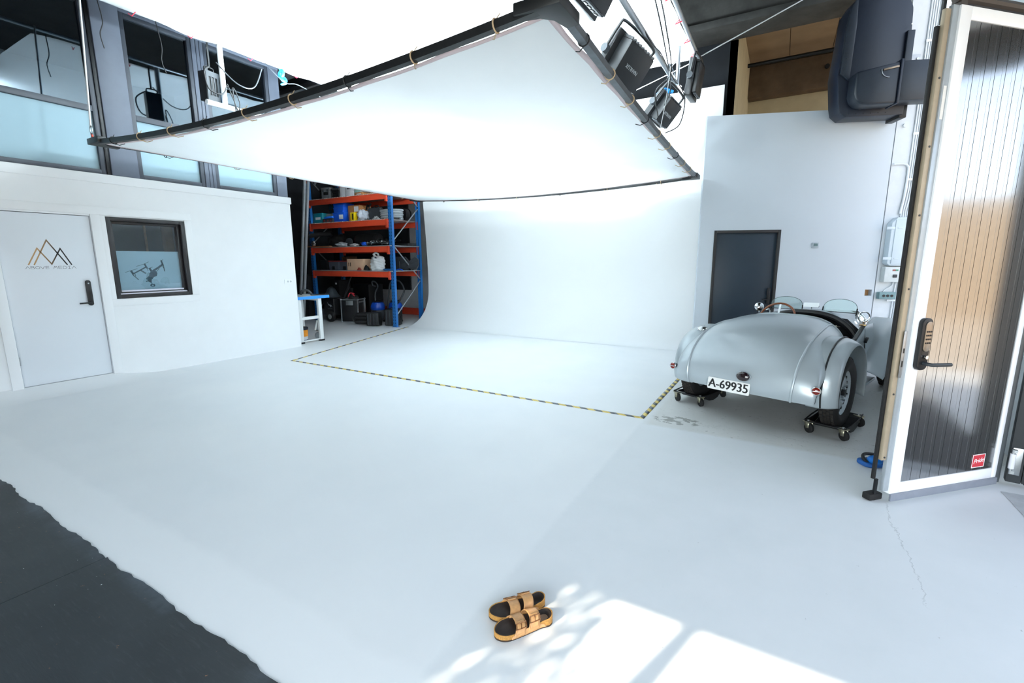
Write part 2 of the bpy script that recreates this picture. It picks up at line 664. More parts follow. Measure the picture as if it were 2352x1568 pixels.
# handle plate with lever and light
pl_ = MB().prism(rrect(0.055, 0.33, 0.027, 8), 0, 0.026, basis((x, 2.478, 1.20), (0, 1, 0), (0, 0, 1)))
pl_.build('handle_plate', M_BLACK, d1, bevel=0.004)
lv = MB().tube([(x + 0.02, 2.478, 1.075), (x + 0.055, 2.478, 1.075), (x + 0.06, 2.46, 1.075), (x + 0.06, 2.35, 1.072)], 0.010, 10)
lv.build('door_lever', M_BLACK, d1)
MB().cyl((x + 0.024, 2.478, 1.325), (x + 0.028, 2.478, 1.325), 0.008).build('status_light', mat('pale_lens', (200, 205, 210), 0.2), d1)
for z in (0.42, 1.85):
    MB().cyl((XL + 0.004, 1.722, z - 0.05), (XL + 0.004, 1.722, z + 0.05), 0.009).build('hinge', M_STEEL, d1)
# logo of three interlocked peaks, copper fading to black
def logo_mat():
    m = bpy.data.materials.new('copper_to_black_foil')
    m.use_nodes = True
    k = NT(m)
    p = k.n['Principled BSDF']
    tc = k.new('ShaderNodeTexCoord')
    s = k.new('ShaderNodeSeparateXYZ')
    k.l.new(tc.outputs['Object'], s.inputs[0])
    nz = k.noise(tc.outputs['Object'], 60, 3)
    f = k.ramp01(k.math('MULTIPLY_ADD', nz, 0.04, s.outputs[1]), 2.07, 2.24)
    k.l.new(k.mix(f, rgb(178, 140, 98), rgb(24, 22, 26)), p.inputs['Base Color'])
    p.inputs['Roughness'].default_value = 0.4
    return m
def stroke(mb, pts, wd, M, h=0.0012):
    """mitred flat stroke through 2D points"""
    P = [Vector((a, b, 0)) for a, b in pts]
    L, Rr = [], []
    for i, p in enumerate(P):
        if i == 0:
            d = (P[1] - P[0]).normalized(); nrm = Vector((-d.y, d.x, 0)); k = 1
        elif i == len(P) - 1:
            d = (P[-1] - P[-2]).normalized(); nrm = Vector((-d.y, d.x, 0)); k = 1
        else:
            a = (p - P[i - 1]).normalized(); b = (P[i + 1] - p).normalized()
            na, nb = Vector((-a.y, a.x, 0)), Vector((-b.y, b.x, 0))
            nrm = (na + nb).normalized(); k = 1 / max(0.3, nrm.dot(na))
        L.append(p + nrm * wd / 2 * k)
        Rr.append(p - nrm * wd / 2 * k)
    for i in range(len(P) - 1):
        q = [Rr[i], Rr[i + 1], L[i + 1], L[i]]
        mb.prism([(v.x, v.y) for v in q], 0, h, M)
ML = basis((x, 0, 0), (0, 1, 0), (0, 0, 1))
lg = MB()
zb, zt = 1.565, 1.865
stroke(lg, [(1.955, zb), (2.055, 1.765), (2.165, 1.575), (2.265, 1.765), (2.352, zb)], 0.013, ML)
stroke(lg, [(2.005, zb), (2.150, zt), (2.310, zb)], 0.013, ML)
lg.build('mountain_logo', logo_mat(), d1)
M_INK = mat('dark_grey_lettering', (64, 64, 76), 0.5)
lt = MB()
LET = {'A': [[(0, 0), (.5, 1), (1, 0)]],
       'B': [[(.08, 0), (.08, 1), (.7, 1), (.85, .82), (.7, .55), (.08, .55)], [(.7, .55), (.92, .3), (.75, 0), (.08, 0)]],
       'O': [[(.5 + .5 * math.cos(a * PI / 8), .5 + .5 * math.sin(a * PI / 8)) for a in range(17)]],
       'V': [[(0, 1), (.5, 0), (1, 1)]], 'E': [[(.9, 1), (.1, 1), (.1, 0), (.9, 0)], [(.1, .5), (.85, .5)]],
       'M': [[(0, 0), (.3, 1), (.5, .5), (.7, 1), (1, 0)]],
       'D': [[(.05, 0), (.05, 1), (.6, 1), (.95, .7), (.95, .3), (.6, 0), (.05, 0)]],
       'I': [[(.1, 1), (.8, 1)], [(.45, 1), (.45, 0)], [(.1, 0), (.8, 0)]]}
yy = 1.925
for ch in 'ABOVE MEDIA':
    if ch == ' ':
        yy += 0.03
        continue
    for st_ in LET[ch]:
        stroke(lt, [(yy + a * 0.038, 1.518 + b * 0.031) for a, b in st_], 0.0032, ML, 0.001)
    yy += 0.044
lt.build('lettering', M_INK, d1)

# office window
M_BLKFRAME = mat('black_window_frame', (30, 29, 32), 0.4, var=0.1)
M_OFFGLASS = glass_mat('office_glass', (1, 1, 1, 1), 0.05, 0, (0.93, 0.97, 1, 1))
def frame_mb(y0, y1, z0, z1, wd, x0, x1):
    b = MB()
    b.bx(x0, x1, y0, y0 + wd, z0, z1).bx(x0, x1, y1 - wd, y1, z0, z1)
    b.bx(x0, x1, y0 + wd, y1 - wd, z1 - wd, z1).bx(x0, x1, y0 + wd, y1 - wd, z0, z0 + wd)
    return b
w1 = frame_mb(2.757, 3.703, 1.102, 2.193, 0.05, XL - 0.10, XL + 0.012).build('window_1', M_BLKFRAME, bevel=0.003)
struct(w1, 'black framed office window with drone picture')
frame_mb(2.807, 3.653, 1.152, 2.143, 0.035, XL - 0.115, XL - 0.045).build('sash', M_BLKFRAME, w1, bevel=0.003)
MB().bx(XL - 0.09, XL - 0.086, 2.842, 3.618, 1.19, 2.108).build('glass_pane', M_OFFGLASS, w1)
MB().bx(XL - 0.05, XL - 0.012, 2.812, 3.648, 1.155, 1.172).bx(XL - 0.082, XL - 0.044, 2.842, 3.618, 1.188, 1.21).build('sill_rail', mat('white_sill', (226, 226, 240), 0.35), w1, bevel=0.003)
M_FILM = mat('frosted_blue_film', (184, 216, 226), 0.35, var=0.02, scale=2)
MB().bx(XL - 0.096, XL - 0.092, 2.842, 3.618, 1.19, 1.748).build('frosted_film', M_FILM, w1)
# drone picture printed on the film: flat silhouette
M_PRINT = mat('drone_print', (62, 88, 102), 0.4, var=0.35, scale=40)
M_PRINTL = mat('drone_print_pale', (150, 185, 196), 0.4, var=0.1, scale=40)
MD = basis((XL - 0.0918, 0, 0), (0, 1, 0), (0, 0, 1))
# unit picture space (px, py) of the photograph's window crop -> window plane
def dp(a, b):
    return (2.842 + (a - 400) / (1310 - 400) * 0.76 - 0.02, 1.19 + (1235 - b) / 528 * 0.558)
dr = MB()
def dstroke(pts, wd):
    stroke(dr, [dp(*q) for q in pts], wd, MD, 0.0008)
dstroke([(635, 1005), (740, 960), (835, 915)], 0.016)
dstroke([(755, 960), (825, 1003)], 0.010)
dstroke([(745, 965), (815, 1010)], 0.006)
dstroke([(920, 975), (1010, 930), (1085, 885)], 0.026)
dstroke([(975, 985), (1030, 940)], 0.006)
dstroke([(610, 965), (640, 1015)], 0.026)
dstroke([(815, 875), (845, 935)], 0.022)
dstroke([(880, 930), (905, 980)], 0.026)
dstroke([(1070, 830), (1092, 900)], 0.022)
dstroke([(625, 1015), (700, 1085)], 0.010)
dstroke([(660, 1000), (668, 1040)], 0.006)
dstroke([(850, 930), (855, 970)], 0.007)
dstroke([(1095, 890), (1105, 980)], 0.011)
dstroke([(1075, 905), (1098, 935)], 0.006)
dstroke([(525, 985), (600, 965), (705, 938)], 0.005)
dstroke([(695, 908), (800, 880), (880, 848)], 0.005)
dstroke([(845, 945), (880, 935), (930, 918)], 0.005)
dstroke([(1062, 822), (1080, 832), (1105, 815)], 0.005)
for poly in ([(890, 985), (960, 965), (990, 1000), (975, 1040), (930, 1055), (900, 1085), (860, 1100), (815, 1085), (810, 1070), (860, 1035), (865, 1005)],
             [(845, 1085), (890, 1090), (885, 1125), (870, 1130), (830, 1108)], [(800, 1105), (835, 1098), (830, 1112), (805, 1116)],
             [(858, 1160), (880, 1148), (925, 1150), (935, 1170), (915, 1188), (885, 1188), (862, 1178)]):
    dr.prism([dp(*q) for q in poly], 0, 0.001, MD)
dstroke([(880, 1125), (890, 1150)], 0.008)
dr.build('drone_picture', M_PRINT, w1)
dr2 = MB()
dr2.prism([dp(*q) for q in [(815, 1060), (830, 1010), (862, 985), (868, 1005), (860, 1035)]], 0, 0.0012, MD)
dr2.prism([dp(895 + 14 * math.cos(a * PI / 6), 1170 + 13 * math.sin(a * PI / 6)) for a in range(12)], 0, 0.0014, MD)
dr2.build('drone_picture_highlight', M_PRINTL, w1)
# the office behind the window
M_OFFWALL = mat('slate_blue_wall', (74, 92, 104), 0.8, var=0.12, scale=5)
M_TAN = mat('tan_timber', (176, 142, 100), 0.6, var=0.15, scale=9)
of = MB()
of.bx(-10.2, -10.1, 0.5, 5.4, 0, 2.6).bx(-10.1, T0, 5.3, 5.4, 0, 2.6).bx(-10.1, T0, 0.5, 0.6, 0, 2.6).bx(-10.1, T0, 0.5, 5.4, 2.6, 2.68)
struct(of.build('wall_office', M_OFFWALL), 'slate blue office interior')
tag(MB().bx(-9.75, -9.62, 4.22, 4.35, 0.0, 2.58).build('timber_post', M_TAN, bevel=0.006), 'broad tan timber post seen through the office window', 'post')
tag(MB().bx(-9.7, -9.67, 3.93, 3.96, 0.0, 2.58).build('timber_batten', M_TAN, bevel=0.003), 'thin tan timber batten left of the post in the office', 'batten')
pf = thing('picture_frame', 'tan wooden frame at lower left inside the office window', 'frame', (-10.09, 3.16, 1.62))
frame_mb(-0.20, 0.20, 0.0, 0.36, 0.045, 0, 0.03).build('frame', M_TAN, pf, bevel=0.003)
MB().bx(0.002, 0.01, -0.155, 0.155, 0.045, 0.315).build('picture', mat('grey_picture', (120, 120, 112), 0.6, var=0.3, scale=12), pf)
# wall socket
so = thing('wall_socket', 'white double wall socket near the corner of the low white wall', 'socket', (XL, 5.33, 1.235))
MB().bx(0, 0.012, -0.075, 0.075, -0.04, 0.04).build('cover', M_TRIM, so, bevel=0.003)
for dy in (-0.012, 0.045):
    MB().cyl((0.0121, dy, 0), (0.0135, dy, 0), 0.018).build('outlet', mat('socket_grey', (190, 196, 200), 0.5), so)

# ------------------------------------------------------------------ mezzanine glazing
M_MEZZ = glass_mat('mezzanine_glass', (0.86, 0.95, 1, 1), 0.10, 0.0, (0.5, 0.6, 0.68, 1))
M_FROST = mat('mezzanine_frost', (156, 184, 196), 0.6, spec=0.25, var=0.03, scale=1.0, coat=0.0)
ZB, ZM, ZT = 2.76, 3.55, 4.82
ml = MB().bx(XL - 0.22, XL + 0.02, 2.905, 3.215, 2.737, 6.9)
struct(ml.build('trim_4', M_GREYSTEEL, bevel=0.01), 'broad grey steel column of the mezzanine')
def win(name, y0, y1, lab):
    fr = frame_mb(y0, y1, ZB - 0.02, ZT + 0.03, 0.055, XL - 0.10, XL - 0.01)
    fr.bx(XL - 0.10, XL - 0.01, y0 + 0.055, y1 - 0.055, ZM - 0.04, ZM + 0.03)
    o = fr.build(name, M_GREYSTEELD, bevel=0.004)
    struct(o, lab)
    MB().bx(XL - 0.065, XL - 0.055, y0 + 0.055, y1 - 0.055, ZM + 0.03, ZT - 0.025).build('upper_pane', M_MEZZ, o)
    MB().bx(XL - 0.065, XL - 0.055, y0 + 0.055, y1 - 0.055, ZB + 0.035, ZM - 0.04).build('frosted_pane', M_FROST, o)
    return o
win('window_2', -2.9, 0.0, 'mezzanine window at far left')
win('window_3', 0.02, 2.86, 'mezzanine window left of the grey column')
win('window_4', 3.22, 4.09, 'mezzanine window right of the grey column')
win('window_5', 4.25, 5.28, 'rightmost mezzanine window')
pb = MB()
pb.bx(XL - 0.12, XL, 4.09, 4.145, 2.74, 4.86).bx(XL - 0.12, XL, 4.155, 4.195, 2.74, 4.86).bx(XL - 0.12, XL, 4.205, 4.25, 2.74, 4.86).bx(XL - 0.12, XL - 0.01, 4.1, 4.24, 2.74, 4.86)
struct(pb.build('trim_5', M_GREYSTEEL, bevel=0.003), 'grooved grey post between mezzanine windows')
struct(MB().bx(XL - 0.14, XL, 5.28, 5.47, 2.74, 4.86).build('trim_6', M_GREYSTEEL, bevel=0.004), 'grey end post of the mezzanine windows')
struct(MB().bx(XL - 0.14, XL + 0.005, 2.86, 2.9, 2.74, 4.86).build('trim_7', M_BLACKM, bevel=0.004), 'black post beside the grey column')
struct(MB().bx(XL - 0.16, XL + 0.01, 3.2, 5.47, 4.85, 4.93).build('trim_8', M_GREYSTEEL, bevel=0.004), 'grey head rail over the mezzanine windows')
M_MEZZIN = mat('mezzanine_dark_interior', (40, 48, 56), 0.8, var=0.2, scale=2)
mz = MB()
mz.bx(-11.2, -11.1, -3, 5.4, 2.7, 4.95).bx(-11.1, XL - 0.16, -3, 5.4, 2.69, 2.735).bx(-11.1, XL - 0.16, -3, 5.46, 4.93, 5.0).bx(-11.1, XL - 0.16, 5.36, 5.46, 2.7, 4.93)
struct(mz.build('wall_mezzanine', M_MEZZIN), 'dark mezzanine room')
struct(MB().bx(XL - 0.2, XL - 0.04, -3.2, 5.46, 4.94, 6.9).build('wall_upper_left', M_BLACKWALL), 'black wall above the mezzanine windows')

# ------------------------------------------------------------------ back wall, cyclorama, panel wall
struct(MB().bx(-13.5, -1.134, 11.06, 11.2, 0, 6.3).build('wall_back', M_CONCW), 'painted block wall behind the rack')
bk = MB().bx(-13.5, -10.04, 11.0, 11.06, 0.70, 6.9).bx(-10.04, -1.134, 11.0, 11.06, 3.9, 6.2)
bk.bx(-8.6, -1.134, 10.99, 11.05, 0.70, 4.0)
struct(bk.build('wall_back', M_BLACKWALL), 'black back wall')
struct(MB().bx(-13.6, -13.5, -3.4, 11.2, 0, 6.9).build('wall_far_left', M_BLACKWALL))
struct(MB().bx(-13.5, XL - 0.161, 5.40, 5.45, 0, 2.69).build('wall_office_side', M_BLACKWALL))

CY = [(7.2, 0.002), (8.3, 0.003), (8.48, 0.004)]
for i in range(1, 17):
    a = PI / 2 * i / 16
    CY.append((8.48 + 0.86 * math.sin(a), 0.004 + 0.86 * (1 - math.cos(a))))
CY += [(9.345, 1.2), (9.33, 1.7), (9.29, 2.3), (9.24, 3.0), (9.2, 3.8), (9.18, 4.55)]
cy = MB()
def cyc_shell(x0, x1, prof, th=0.03):
    n = len(prof)
    back = []
    for i in range(n):
        a, b = Vector((*prof[max(0, i - 1)], 0)), Vector((*prof[min(n - 1, i + 1)], 0))
        d = (b - a).normalized()
        back.append((prof[i][0] + d.y * th, prof[i][1] - d.x * th))
    for k, pr in enumerate((prof, back)):
        cols = 24
        vs = [(x0 + (x1 - x0) * c / cols, y_, z_) for c in range(cols + 1) for y_, z_ in pr]
        fs = [(c * n + i, c * n + i + 1, (c + 1) * n + i + 1, (c + 1) * n + i) for c in range(cols) for i in range(n - 1)]
        cy.add(vs, [tuple(reversed(f)) if k == 0 else f for f in fs])
    for x_ in (x0, x1):
        vs = [(x_, y_, z_) for y_, z_ in prof] + [(x_, y_, z_) for y_, z_ in back]
        cy.add(vs, [(i, i + 1, n + i + 1, n + i) for i in range(n - 1)])
    cy.add([(x0, *prof[-1]), (x1, *prof[-1]), (x1, *back[-1]), (x0, *back[-1])], [(0, 1, 2, 3)])
cyc_shell(-7.9, -1.10, CY[2:])
cyo = cy.build('wall_cyclorama', M_CYC, ang=60, recalc=False)
struct(cyo, 'white curved cyclorama')

PO = Vector((-1.059, 8.862, 0))
PD = Vector((0.937, 0.348, 0)).normalized()
PN = Vector((PD.y, -PD.x, 0))
PANG = math.atan2(PD.y, PD.x)
# panel wall in its own axes: x along the wall, y away from the camera
pw = MB()
pw.bx(-0.24, 0.0, 0, 0.10, 0, 3.97).bx(0.0, 1.07, 0, 0.10, 2.105, 3.97).bx(1.07, 2.465, 0, 0.10, 0, 3.97)
pw.bx(2.465, 2.60, 0, 0.10, 0, 1.0).bx(2.465, 2.60, 0, 0.10, 1.105, 3.86)
pw.bx(2.57, 2.60, 0, 0.10, 1.0, 1.105)
wr = struct(pw.build('wall_right', M_GREYPANEL, loc=PO, rot=(0, 0, PANG)), 'pale grey partition with dark door')
struct(MB().bx(2.4, 2.7, 0.102, 0.14, 0.95, 1.15).build('trim_9', mat('tan_board_end', (182, 134, 84), 0.7), loc=PO, rot=(0, 0, PANG)), 'tan timber inside the square wall opening')
struct(MB().bx(2.614, 5.2, 0.0, 0.3, 0, 7).build('wall_concrete', M_CONCW, loc=PO, rot=(0, 0, PANG)), 'white painted concrete wall')
M_DKDOOR = mat('dark_slate_door', (30, 44, 56), 0.45, var=0.05, scale=3)
d2 = MB().bx(0.045, 1.025, 0.03, 0.075, 0.005, 2.06).build('door_2', M_DKDOOR, loc=PO, rot=(0, 0, PANG), bevel=0.003)
struct(d2, 'dark slate door behind the car')
fr = MB()
fr.bx(0.0, 0.045, -0.012, 0.09, 0, 2.105).bx(1.025, 1.07, -0.012, 0.09, 0, 2.105).bx(0.045, 1.025, -0.012, 0.09, 2.06, 2.105)
fr.build('door_frame', mat('dark_brown_frame', (38, 36, 36), 0.5), d2, bevel=0.003)
MB().prism(rrect(0.05, 0.28, 0.02), 0, 0.03, basis((0.965, 0.03, 0.98), (1, 0, 0), (0, 0, 1))).build('handle_plate', M_BLACK, d2, bevel=0.003)
MB().tube([(0.965, 0.0, 0.92), (0.965, -0.03, 0.92), (0.86, -0.035, 0.92)], 0.01).build('door_lever', M_BLACK, d2)
def on_panel(s, off, z):
    return PO + PD * s + PN * off + Vector((0, 0, z))
PR = (0, 0, PANG)
th = thing('thermostat', 'small grey thermostat on the pale grey wall right of the dark door', 'thermostat', on_panel(1.62, 0, 1.84), PR)
MB().bx(-0.05, 0.05, -0.02, 0, -0.045, 0.045).build('housing', mat('thermostat_grey', (176, 186, 192), 0.5), th, bevel=0.006)
MB().bx(-0.032, 0.032, -0.0215, -0.0195, -0.012, 0.03).build('screen', mat('teal_screen', (104, 128, 130), 0.25), th)

# alcove above the partition
M_BEIGE = mat('beige_wall', (188, 176, 146), 0.8, var=0.08, scale=3)
M_TANCEIL = mat('tan_ceiling_boards', (142, 122, 100), 0.75, var=0.12, scale=2)
al = MB().bx(-1.26, -1.134, 11.0, 14.7, 0, 6.62)
struct(al.build('wall_alcove_left', M_BEIGE), 'beige side wall of the upper alcove')
struct(MB().bx(-1.134, 6, 14.6, 14.75, 0, 6.62).build('wall_alcove_back', M_BEIGE), 'beige rear wall of the upper alcove')
ab = MB().bx(-1.134, 6, 14.25, 14.6, 5.73, 6.48)
struct(ab.build('trim_10', mat('brown_concrete', (96, 80, 64), 0.9, var=0.25, scale=3, bump=0.15), bevel=0.02), 'brown concrete beam in the alcove')
struct(MB().cyl((0.55, 14.249, 6.18), (0.55, 14.2, 6.18), 0.05).build('trim_10', M_BLACK), 'dark round hole in the alcove beam')
ce = MB()
for i in range(8):
    ce.bx(-1.134 + 0.88 * i, -1.134 + 0.88 * i + 0.868, 10.9, 14.7, 6.56, 6.62)
ce.bx(-1.3, 6.1, 10.9, 14.8, 6.625, 6.7)
struct(ce.build('ceiling', M_TANCEIL), 'tan board ceiling of the alcove')
for i, (y_, z_) in enumerate(((11.5, 6.35), (13.6, 6.3))):
    tag(MB().cyl((-1.13, y_, z_), (6, y_, z_ + 0.05), 0.05 if i == 0 else 0.045).build('ceiling_pipe', M_BLACKM), ('black pipe under the alcove ceiling, nearer the hall', 'black pipe under the alcove ceiling, above the brown beam')[i], 'pipe')
# main ceiling and its beam
struct(MB().bx(-14, 1.9, -3.4, 11.2, 6.9, 7.05).build('ceiling', M_CONCDK))
cb = MB().bx(-6, 3.0, 10.25, 10.7, 6.0, 6.9)
cb.bx(-6, 3.0, 10.1, 10.85, 5.87, 6.0)
struct(cb.build('trim_11', M_CONCDK, bevel=0.015), 'concrete roof beam')
struct(MB().bx(-13.5, XL - 0.0, 5.47, 10.99, 5.25, 5.35).build('ceiling', mat('grey_ceiling_panels', (120, 122, 124), 0.8, var=0.1, scale=2)), 'grey ceiling above the rack')
struct(MB().bx(-13, XL, 6.55, 6.72, 5.1, 5.25).build('trim_12', M_BLACKM), 'black ceiling joist')
struct(MB().bx(1.46, 1.64, -3.1, 4.3, 0.0004, 0.003).build('trim_15', mat('pale_rail_concrete', (188, 193, 196), 0.7, var=0.1)), 'grey gate rail in the floor')

# ------------------------------------------------------------------ front wall, gate opening, outdoors
M_OUTWALL = mat('render_wall', (150, 150, 146), 0.8, var=0.1)
fw_ = MB().bx(-14, -2.62, -3.4, -3.2, 0, 6.9).bx(-2.62, 1.9, -3.4, -3.2, 3.19, 6.9)
struct(fw_.build('wall_front', M_OUTWALL))
struct(MB().bx(1.75, 1.9, -3.2, 8.1, 3.25, 6.9).bx(1.75, 1.9, 4.75, 8.1, 0, 3.25).build('wall_gate', M_CONCW), 'wall over the gate opening')
struct(MB().bx(1.9, 3.1, -3.4, 4.6, 3.25, 3.4).build('trim_13', mat('canopy_near_black', (10, 11, 12), 0.9, spec=0.1)), 'canopy over the gate')  # near-black so the gate leaf mirrors a dark band at its top
M_PAVE = mat('courtyard_paving', (190, 174, 154), 0.85, var=0.1, scale=2)
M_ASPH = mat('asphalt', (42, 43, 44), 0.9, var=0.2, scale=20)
struct(MB().bx(4.0, 40, -25, 4.6, -0.1, -0.02).bx(6.0, 40, 4.6, 40, -0.1, -0.02).build('ground_courtyard', M_PAVE), 'courtyard paving')
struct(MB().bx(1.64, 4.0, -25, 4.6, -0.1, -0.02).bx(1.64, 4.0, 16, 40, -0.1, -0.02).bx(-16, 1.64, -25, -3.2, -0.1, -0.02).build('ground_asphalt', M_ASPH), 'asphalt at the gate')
fa = MB().bx(15, 15.4, -12, 30, 0, 3.3)
struct(fa.build('wall_courtyard', mat('tan_facade', (190, 170, 146), 0.85, var=0.08, scale=2)), 'tan wall across the courtyard')
# tree outside the front opening: dapples the sun on the floor
tr = thing('tree', 'young tree just outside the open front gate', 'tree', (-2.22, -3.85, 0))
MB().tube([(0, 0, -0.02), (0.0, 0.0, 1.4), (-0.02, -0.02, 2.6), (-0.08, -0.3, 3.3), (-0.3, -0.9, 4.0), (-0.6, -1.3, 4.8)], [0.075, 0.07, 0.065, 0.055, 0.04, 0.02], 8).build('trunk', mat('bark', (90, 76, 62), 0.9, var=0.3, bump=0.4), tr)
lv = MB()
rl = random.Random(11)
for i in range(1700):
    # crown sheared along the sun's direction, thinning out to the right
    fx_, fy_ = -0.56 - 0.75 * rl.random() ** 0.75, rl.uniform(0.75, 2.15)
    t_ = rl.uniform(max(5.9, (fy_ + 3.55) / 0.945), 8.0)
    px_, py_, pz_ = fx_ - 0.326 * t_ + 2.22, fy_ - 0.945 * t_ + 3.85, 0.566 * t_
    s = rl.uniform(0.025, 0.05)
    M = Matrix.Translation((px_, py_, pz_)) @ Euler((rl.uniform(0, 6), rl.uniform(0, 6), rl.uniform(0, 6))).to_matrix().to_4x4()
    lv.add([(-s, 0, 0), (-s * 0.3, s * 0.5, s * 0.1), (s, 0, 0), (-s * 0.3, -s * 0.5, s * 0.1)], [(0, 1, 2, 3)], 0, M)
lvo = lv.build('foliage', mat('leaf_green', (70, 98, 44), 0.6, var=0.2), tr, recalc=False)
lvo['kind'] = 'stuff'

# ------------------------------------------------------------------ folding gate leaf
LO = (0.745, 3.727, 0)
LANG = math.atan2(0.698, 0.716)
gl_ = thing('gate_leaf', 'open ribbed grey metal gate leaf with white edge and red sticker', 'gate', LO, (0, 0, LANG))
def leaf_panel_mat():
    m = bpy.data.materials.new('brushed_dark_metal_sheet')
    m.use_nodes = True
    k = NT(m)
    p = k.n['Principled BSDF']
    tc = k.new('ShaderNodeTexCoord')
    no = k.noise(tc.outputs['Object'], 24, 4, 0.7)
    sc = k.ramp01(no, 0.80, 0.83)
    c = k.mix(k.ramp01(no, 0.3, 0.7), rgb(160, 162, 164), rgb(168, 170, 172))
    k.l.new(k.mix(k.math('MULTIPLY', sc, 0.6), c, rgb(225, 228, 230)), p.inputs['Base Color'])
    p.inputs['Metallic'].default_value = 0.92
    p.inputs['Roughness'].default_value = 0.14
    return m
LW, LH, LT = 0.99, 3.0, 0.05
pn = MB()
# ribbed sheet: shallow stepped profile along the width
xs, prof = [], []
x0, x1 = 0.085, LW - 0.045
nrib = 10
for i in range(nrib):
    a = x0 + (x1 - x0) * i / nrib
    b = x0 + (x1 - x0) * (i + 1) / nrib
    wd = b - a
    prof += [(a, 0.0), (a + 0.0005, 0.006), (a + 0.0035, 0.006), (a + 0.004, 0.0), (a + 0.62 * wd, 0.0), (a + 0.622 * wd, 0.0005), (a + 0.68 * wd, 0.0005), (a + 0.682 * wd, 0.0)]
prof.append((x1, 0.0))
n = len(prof)
vs = [(px_, py_, z_) for z_ in (0.135, LH - 0.07) for px_, py_ in prof]
pn.add(vs, [(i, i + 1, n + i + 1, n + i) for i in range(n - 1)])
pn.bx(x0, x1, 0.012, LT, 0.135, LH - 0.07)
pn.build('ribbed_panel', leaf_panel_mat(), gl_, ang=0.3, recalc=False)
M_LEAFW = mat('white_gate_frame', (244, 246, 250), 0.3, var=0.01)
fr = MB()
fr.bx(0, 0.085, -0.006, LT, 0.06, LH).bx(LW - 0.045, LW, -0.006, LT, 0.06, LH).bx(0.085, LW - 0.045, -0.006, LT, 0.06, 0.135).bx(0.085, LW - 0.045, -0.006, LT, LH - 0.07, LH)
fr.build('white_frame', M_LEAFW, gl_, bevel=0.003)
ed = MB().bx(-0.045, 0.0, 0.004, 0.03, 0.08, LH)
ed.build('edge_profile', mat('pale_aluminium_edge', (168, 176, 182), 0.35, metal=0.3), gl_, bevel=0.003)
MB().bx(-0.085, -0.046, 0.012, 0.035, 0.3, LH - 0.02).build('tan_edge_strip', mat('tan_edge', (168, 154, 132), 0.5, metal=0.2), gl_, bevel=0.002)
MB().bx(-0.100, -0.080, 0.036, 0.056, 0.16, LH - 0.1).build('gasket', M_RUBBER, gl_, bevel=0.003)
for za, zb2 in ((LH - 0.09, LH + 0.06), (0.004, 0.155)):
    MB().bx(-0.075, -0.055, 0.036, 0.05, za, zb2).build('drop_bolt', M_BLACKM, gl_)
MB().bx(-0.11, -0.002, 0.032, LT + 0.04, 0.004, 0.05).build('corner_shoe', M_RUBBER, gl_, bevel=0.008)
for z_ in (0.32, 0.75, 1.42, 1.86, 2.25, 2.62):
    MB().cyl((-0.066, 0.012, z_), (-0.066, 0.008, z_), 0.006, n=10).build('screw', M_DKGREY, gl_)
MB().bx(-0.062, -0.036, 0.0, 0.004, 0.86, 1.16).build('latch_strip', M_STEEL, gl_, bevel=0.002)
for za, zb2 in ((0.93, 0.97), (1.02, 1.05)):
    MB().bx(-0.054, -0.044, -0.002, 0.0, za, zb2).build('latch_slot', M_BLACK, gl_)
MB().bx(-0.034, -0.012, 0.0025, 0.004, 2.40, 2.58).build('barcode_label', mat('paper_label', (222, 222, 220), 0.6), gl_)
MB().prism([(0, 0), (LW, 0), (LW, 0.05), (0, 0.05)], 0, 0.012, basis((0, -0.006, 0.012), (1, 0, 0), (0, 0, 1))).build('bottom_sweep', mat('grey_sweep', (134, 140, 152), 0.4, metal=0.2), gl_, bevel=0.002)
MB().cyl((LW + 0.03, 0.02, 0.02), (LW + 0.03, 0.02, LH), 0.03).build('hinge_tube', mat('dark_grey_tube', (74, 80, 84), 0.4, metal=0.2), gl_)
MB().tube([(-0.01, 0.02, LH + 0.045), (LW + 0.05, 0.02, LH + 0.05)], 0.028, 10).bx(0.0, 0.05, 0.0, 0.05, LH, LH + 0.03).build('top_rail', mat('dark_brown_rail', (62, 54, 48), 0.5, metal=0.2), gl_)
hp = MB().prism(rrect(0.085, 0.33, 0.035, 8), 0, 0.028, basis((0.075, -0.006, 1.075), (1, 0, 0), (0, 0, 1))).build('handle_plate', M_BLACK, gl_, bevel=0.005)
MB().prism(rrect(0.055, 0.19, 0.025, 8), 0, 0.006, basis((0.082, -0.034, 1.125), (1, 0, 0), (0, 0, 1))).build('keypad', mat('bronze_keypad', (150, 138, 124), 0.3, metal=0.6), hp, bevel=0.002)
kb = MB()
for i in range(3):
    for j in range(4):
        kb.cyl((0.066 + 0.016 * i, -0.040, 1.085 + 0.024 * j), (0.066 + 0.016 * i, -0.044, 1.085 + 0.024 * j), 0.005, n=10)
kb.build('keypad_buttons', M_BLACK, hp)
MB().cyl((0.082, -0.04, 0.995), (0.082, -0.05, 0.995), 0.012).build('key_cylinder', M_CHROME, hp)
MB().tube(smooth_path([(0.08, -0.03, 0.955), (0.085, -0.065, 0.953), (0.11, -0.075, 0.95), (0.25, -0.078, 0.945)], 4), 0.0115, 12).build('door_lever', M_DKGREY, hp)
